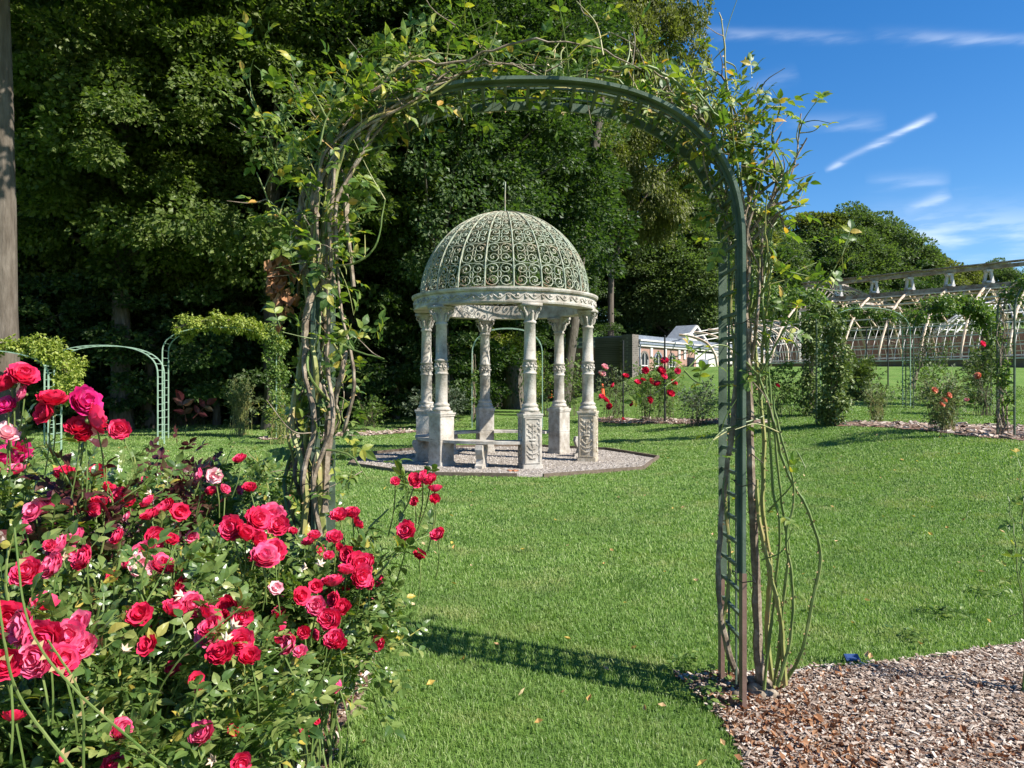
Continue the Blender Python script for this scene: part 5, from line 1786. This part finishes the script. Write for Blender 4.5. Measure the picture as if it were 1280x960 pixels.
zt = 4.05
q = MB(); wbox(q, 0, 8.0, -6, 0, 1.0, zt - .25); q.build('brick_wall', M['brick'], bl)
q = MB(); wbox(q, 8.0, Lw, -6, -.03, 1.0, zt - .35); q.build('rendered_wall', M['white'], bl)
q = MB(); wbox(q, 0, Lw, -6, .14, zt - .25, zt - .12); wbox(q, 0, Lw, -6, .26, zt + .06, zt + .16)
q.build('cornice', M['white'], bl)
q = MB(); wbox(q, 0, Lw, -6, .20, zt - .12, zt + .06); wbox(q, 0, Lw, -6, .05, zt + .16, zt + .3)
q.build('fascia', M['slate'], bl)
q = MB(); wbox(q, 0, Lw, -5.8, .0, zt + .3, zt + .42); q.build('roof', M['slate'], bl)
q = MB(); wbox(q, -.75, 0, -.6, .12, 1.0, zt + .42); q.build('stone_pier', M['darkstone'], bl)
# dark stone block going left
q = MB()
blk0, blk1 = PX(742, 460, 47.0), PX(791, 460, 45.0)
dz_ = LOC
P0 = np.array((blk0[0], blk0[1])); P1 = np.array((blk1[0], blk1[1]))
uu = (P1 - P0); bk = np.array((-uu[1], uu[0])) / np.linalg.norm(uu)
V = []
for p in (P0, P1, P1 + bk * 2, P0 + bk * 2):
    V += [(p[0] - LOC[0], p[1] - LOC[1], 0 - LOC[2]), (p[0] - LOC[0], p[1] - LOC[1], 4.38 - LOC[2])]
q.add(V, np.array([(0, 2, 3, 1), (2, 4, 5, 3), (4, 6, 7, 5), (6, 0, 1, 7), (1, 3, 5, 7)]))
q.build('stone_block', M['darkstone'], bl)
for s_, dark in ((.85, 0), (2.6, 1), (4.4, 0), (7.1, 2)):
    w = MB()
    pts = [(-.42, 1.9), (.42, 1.9), (.42, 3.0)] + [(.42 * math.cos(t), 3.0 + .42 * math.sin(t)) for t in np.linspace(0, math.pi, 9)[1:-1]] + [(-.42, 3.0)]
    f = w
    outer = [(x * 1.28, 3.0 + (z - 3.0) * 1.28 if z > 3 else z) for x, z in pts]
    n_ = len(pts)
    if dark == 2:
        w = MB(); wbox(w, s_ - .5, s_ + .5, -.02, .02, 2.0, 3.3); w.build('opening', M['glass'], bl)
        continue
    V = [wp(s_ + x, .06, z) for x, z in pts] + [wp(s_ + x, .06, z) for x, z in outer] + [wp(s_ + x, 0, z) for x, z in outer]
    i = np.arange(n_); j = (i + 1) % n_
    w.add(V, [np.stack([i, j, j + n_, i + n_], -1), np.stack([i + n_, j + n_, j + 2 * n_, i + 2 * n_], -1)])
    wo_ = w.build('window', M['slate' if dark else 'darkstone'], bl)
    w = MB(); w.add([wp(s_ + x, .025, z) for x, z in pts], np.array([list(range(n_))])); w.build('pane', M['glass'], wo_)
    w = MB(); wbox(w, s_ - .025, s_ + .025, .03, .06, 1.9, 3.4); wbox(w, s_ - .4, s_ + .4, .03, .055, 2.6, 2.66); wbox(w, s_ - .42, s_ - .36, .03, .055, 1.9, 3.0); wbox(w, s_ + .36, s_ + .42, .03, .055, 1.9, 3.0)
    w.build('frame', M['bar'], wo_)
for s_ in (.2, 1.7, 3.5, 5.4, 6.2, 7.8):
    w = MB(); wbox(w, s_ - .14, s_ + .14, 0, .07, 3.15, 3.8); w.build('keystone', M['white'], bl)
w = MB(); w.tube([wp(.05, .16, 1.5), wp(.05, .16, 3.6), wp(-.0, .25, 3.9)], .05, 8); w.build('downpipe', M['slate'], bl)
w = MB(); wbox(w, 8.5, 9.5, 0, .2, 2.2, 3.2); w.build('grey_box', M['slate'], bl)
# gable rising above
gA = 8.4; gw = 4.2
w = MB()
V = [wp(gA, -1.5, zt + .3), wp(gA + gw, -1.5, zt + .3), wp(gA + gw / 2, -1.5, zt + 1.45)]
w.add(V, np.array([[0, 1, 2]])); w.build('gable', M['render'], bl)
w = MB()
for s0, s1, z0_, z1_ in ((gA - .25, gA + gw / 2, zt + .15, zt + 1.6), (gA + gw + .25, gA + gw / 2, zt + .15, zt + 1.6)):
    V = [wp(s0, -1.2, z0_), wp(s1, -1.2, z1_), wp(s1, -2.8, z1_), wp(s0, -2.8, z0_)]
    V += [(a_, b_, c_ + .12) for a_, b_, c_ in V]
    w.add(V, np.array([(0, 1, 2, 3), (7, 6, 5, 4), (0, 4, 5, 1), (1, 5, 6, 2), (2, 6, 7, 3), (3, 7, 4, 0)]))
w.build('gable_roof', M['slate'], bl)
w = MB()
w.bar(wp(gA - .25, -1.17, zt + .2), wp(gA + gw / 2, -1.17, zt + 1.63), .12, .16); w.bar(wp(gA + gw + .25, -1.17, zt + .2), wp(gA + gw / 2, -1.17, zt + 1.63), .12, .16)
w.build('bargeboard', M['white'], bl)
# left slope of that roof, seen from the side, is blue grey; a second roof farther right
sk = thing('shed', 'small shed with a grey gabled roof behind the white wall', 'shed', on(25.5, 76))
q = MB(); q.box((0, 0, 2.6), (4, 4, 5.2)); q.build('wall', M['render'], sk)
q = MB(); q.add([(-2.2, -2.2, 5.15), (2.2, -2.2, 5.15), (2.2, 2.2, 5.15), (-2.2, 2.2, 5.15), (0, -2.2, 6.6), (0, 2.2, 6.6)], [np.array([(0, 4, 5, 3), (1, 2, 5, 4)]), np.array([(0, 1, 4), (2, 3, 5)])])
q.build('roof', M['slate'], sk)

# ------------------------------------------------------------------ greenhouse skeleton
gh = thing('greenhouse', 'derelict greenhouse skeleton of curved rusty white ribs on a low brick wall', 'greenhouse', (20, 50, 0))
GL = np.array((20., 50., 0.))
R0 = np.array((21.9, 55.0)); ur = np.array((.669, -.743)); nr = np.array((-.743, -.669))
PROF = [(0, 7.7), (.9, 7.35), (2.1, 6.7), (3.4, 5.7), (4.3, 4.6), (4.85, 3.6), (5.0, 2.9)]
PROFC = catmull(np.array([(a, b, 0) for a, b in PROF]), 4)[:, :2]


def gp(t, s, z):
    p = R0 + ur * t + nr * s
    return np.array((p[0], p[1], z)) - GL


ts = [2.2 - 2.37 * 3, 2.2 - 2.37 * 2, 2.2 - 2.37] + [2.2, 4.7, 7.0, 9.4, 11.6] + [11.6 + 2.37 * k for k in range(1, 5)]
T0, T1 = ts[0], ts[-1]
for t in ts[2:]:
    q = MB()
    for sgn in (1, -1):
        q.tube([gp(t, sgn * s, z) for s, z in PROFC], .075, 6)
        q.bar(gp(t, sgn * 4.9, 2.9), gp(t, sgn * 4.9, .8), .12)
    q.build('rib', M['rib'], gh)
q = MB()
q.bar(gp(-.5, 0, 8.75), gp(T1, 0, 8.75), .26, .22)
q.bar(gp(-.5, 0, 8.98), gp(T1, 0, 8.98), .55, .07)
q.build('ridge_cap', M['railw'], gh)
q = MB()
q.bar(gp(T0, 0, 7.62), gp(T1, 0, 7.62), .26, .2); q.bar(gp(T0, .5, 7.55), gp(T1, .5, 7.55), .12, .30); q.bar(gp(T0, -.5, 7.55), gp(T1, -.5, 7.55), .12, .30)
q.build('ridge_beam', M['railw'], gh)
for t in ts[3:]:
    q = MB()
    for dx_ in (-.16, .16):
        q.bar(gp(t + dx_ * 1.6, 0, 7.7), gp(t + dx_ * .6, 0, 8.65), .15, .15)
    q.box(gp(t, 0, 8.55), (.4, .4, .12)); q.box(gp(t, 0, 7.85), (.5, .5, .12))
    q.build('ridge_post', M['bar'], gh)
q = MB()
for sgn in (1, -1):
    for s, z in ((.9, 7.35), (2.1, 6.7), (3.4, 5.7), (4.0, 5.0), (4.45, 4.35), (4.8, 3.7), (4.98, 3.1)):
        q.bar(gp(ts[2], sgn * s, z), gp(T1, sgn * s, z), .05, .07)
q.build('purlin', M['bar'], gh)
q = MB()
for t in np.arange(ts[2], T1, .45):
    q = MB()
    if rng.uniform() < .08:
        continue
    pr = PROFC[14:] if rng.uniform() < .85 else PROFC[4:]
    q.tube([gp(t, s, z) for s, z in pr[::2]], .018, 4, cap=False)
    if rng.uniform() < .7:
        MB_ = MB(); MB_.tube([gp(t + .2, -s, z) for s, z in PROFC[6::3]], .018, 4, cap=False); MB_.build('glazing_bar', M['bar'], gh)
    q.build('glazing_bar', M['bar'], gh)
q = MB()
for s in (5.0, -5.0):
    a, b = gp(T0, s, 1.9), gp(T1, s, 1.9)
    q.bar(a, b, .35, 2.0)
q.build('low_wall', brickmat('dull_brick', (.16, .10, .075), (.22, .15, .11), (.2, .18, .16), 4), gh)
q = MB()
for s in (5.0, -5.0):
    q.bar(gp(T0, s, 2.93), gp(T1, s, 2.93), .5, .08)
q.build('sill', M['bar'], gh)
# inner brick wall seen through the ribs
q = MB(); q.bar(gp(-9, -5.6, 3.2), gp(T1, -5.6, 3.2), .3, 3.9)
q.build('back_wall', M['brick'], gh)
for t in np.arange(2.2, T1, 1.18):
    q = MB()
    q.bar(gp(t, 0, 7.5), gp(t + .1, -3.4, 5.7), .07); q.bar(gp(t, 0, 7.5), gp(t, 2.1, 6.7), .06)
    q.build('rafter', M['rib'], gh)
for s, z in ((-.9, 7.32), (-1.5, 7.0), (-2.1, 6.68), (-2.7, 6.25), (1.5, 7.04)):
    q = MB(); q.bar(gp(1.5, s, z), gp(T1, s, z), .11, .07); q.build('roof_batten', M['rib'], gh)
# flat fragments of old glass roofing on the far slope
q = MB()
for k in range(60):
    q = MB()
    t = rng.uniform(1, T1); s = rng.uniform(1.2, 4.2); z = np.interp(s, [a for a, b in PROF], [b for a, b in PROF])
    q.bar(gp(t, -s, z + .05), gp(t + rng.uniform(1, 3.5), -s - rng.uniform(-.6, .6), z - rng.uniform(-.3, .4)), .10, .04)
    q.build('loose_board', M['rib' if k % 2 else 'railw'], gh)

# lower wing farther left
wg = thing('greenhouse_wing', 'low greenhouse wing of curved bare ribs running left before the white wall', 'greenhouse', (16, 56, 0))
WL = np.array((16., 56., 0.))
Wa = np.array((11.5, 44.8)); Wd = np.array((24.5, 61.0)); uw = (Wd - Wa) / np.linalg.norm(Wd - Wa); LW = np.linalg.norm(Wd - Wa)
nw = np.array((uw[1], -uw[0]))
WP = catmull(np.array([(0, 2.2, 0), (.25, 3.6, 0), (1.1, 4.8, 0), (2.6, 5.5, 0), (4.0, 5.75, 0)]), 5)[:, :2]


def wq(t, s, z):
    p = Wa + uw * t - nw * s
    zz = z + t / LW * 1.2 if z > 3 else z
    return np.array((p[0], p[1], zz)) - WL


for t in np.linspace(2.2, LW, 8):
    k_ = .62 + .38 * t / LW
    q = MB(); q.tube([wq(t, s * k_, 2.2 + (z - 2.2) * k_) for s, z in WP], .085, 6); q.build('rib', M['rib'], wg)
q = MB()
for i_ in (6, 9, 12, 15, 20):
    s, z = WP[min(i_, len(WP) - 1)]
    q.bar(wq(2.2, s * .66, 2.2 + (z - 2.2) * .66), wq(LW, s, z), .05, .05)
q.build('purlin', M['bar'], wg)
q = MB()
for t in np.linspace(9, LW, 22):
    k_ = .62 + .38 * t / LW
    q.tube([wq(t, s * k_, 2.2 + (z - 2.2) * k_) for s, z in WP[::3]], .018, 4, cap=False)
q.build('glazing_bars', M['bar'], wg)
# gabled skeleton roof behind the ridge's left end
gr = thing('roof_skeleton', 'bare white timber roof frame at the left end of the greenhouse ridge', 'roof frame', (23.5, 60, 0))
q = MB()
def rr3(x, y, z): return (x - 23.5 + 0, y - 60, z)
ap0 = PX(1006, 346, 58); ap1 = PX(1100, 385, 62)
tl = np.array((23.5, 60, 0))
e0 = [PX(1002, 392, 57), PX(1040, 385, 56), PX(1105, 395, 62)]
r0_, r1_ = PX(1012, 347, 58), PX(1060, 358, 66)
for i_, f in enumerate(np.linspace(0, 1, 8)):
    top = r0_ * (1 - f) + r1_ * f
    q.bar(top - tl, PX(1000, 388, 57) * (1 - f) + PX(1030, 385, 66) * f - tl, .09)
    q.bar(top - tl, PX(1052, 375, 56) * (1 - f) + PX(1125, 385, 64) * f - tl, .09)
for a, b in ((r0_, r1_), (PX(1000, 388, 57), PX(1030, 385, 66)), (PX(1052, 375, 56), PX(1125, 385, 64)), (PX(1000, 388, 57), PX(1052, 375, 56))):
    q.bar(np.array(a) - tl, np.array(b) - tl, .14, .18)
q.build('rafters', M['railw'], gr)
for p in (PX(1000, 388, 57), PX(1012, 388, 57.5), PX(1030, 385, 66), PX(1125, 385, 64)):
    q = MB(); q.bar(p - tl, (p[0] - tl[0], p[1] - tl[1], 2.0), .12); q.build('post', M['bar'], gr)
# hipped frame at the right
hf = thing('roof_skeleton', 'white radiating roof frame of a glasshouse pavilion at the right edge', 'roof frame', (40, 58, 0))
HL = np.array((40., 58., 0.))
apex = PX(1256, 370, 58)
q = MB()
for k in range(34):
    a = k * 2 * math.pi / 34
    b = apex + np.array((math.cos(a) * 6.2, math.sin(a) * 6.2, -3.8))
    m_ = apex + np.array((math.cos(a) * 3.2, math.sin(a) * 3.2, -1.35))
    q.tube(catmull([apex - HL + (0, 0, .0), m_ - HL, b - HL], 4), .065, 4)
q.build('rafters', M['lattice'], hf)
q = MB()
for r_, dz_ in ((1.2, -.40), (2.4, -.9), (3.6, -1.6), (4.6, -2.35), (5.5, -3.15), (6.2, -3.8)):
    an_ = np.linspace(0, 2 * math.pi, 27)
    q.tube(np.c_[apex[0] - HL[0] + r_ * np.cos(an_), apex[1] - HL[1] + r_ * np.sin(an_), np.full(27, apex[2] + dz_)], .05, 4)
q.build('rings', M['lattice'], hf)
q = MB(); q.lathe([(.9, -.2), (.95, 0), (.9, .15), (.5, .45), (0, .55)], 12, c=tuple(apex - HL)); q.build('cap', M['railw'], hf)
for k in range(10):
    q = MB()
    a = k * 2 * math.pi / 10
    p = apex + np.array((math.cos(a) * 6.2, math.sin(a) * 6.2, -3.8)) - HL
    q.bar(p, (p[0], p[1], 1.5), .12)
    q.build('post', M['bar'], hf)
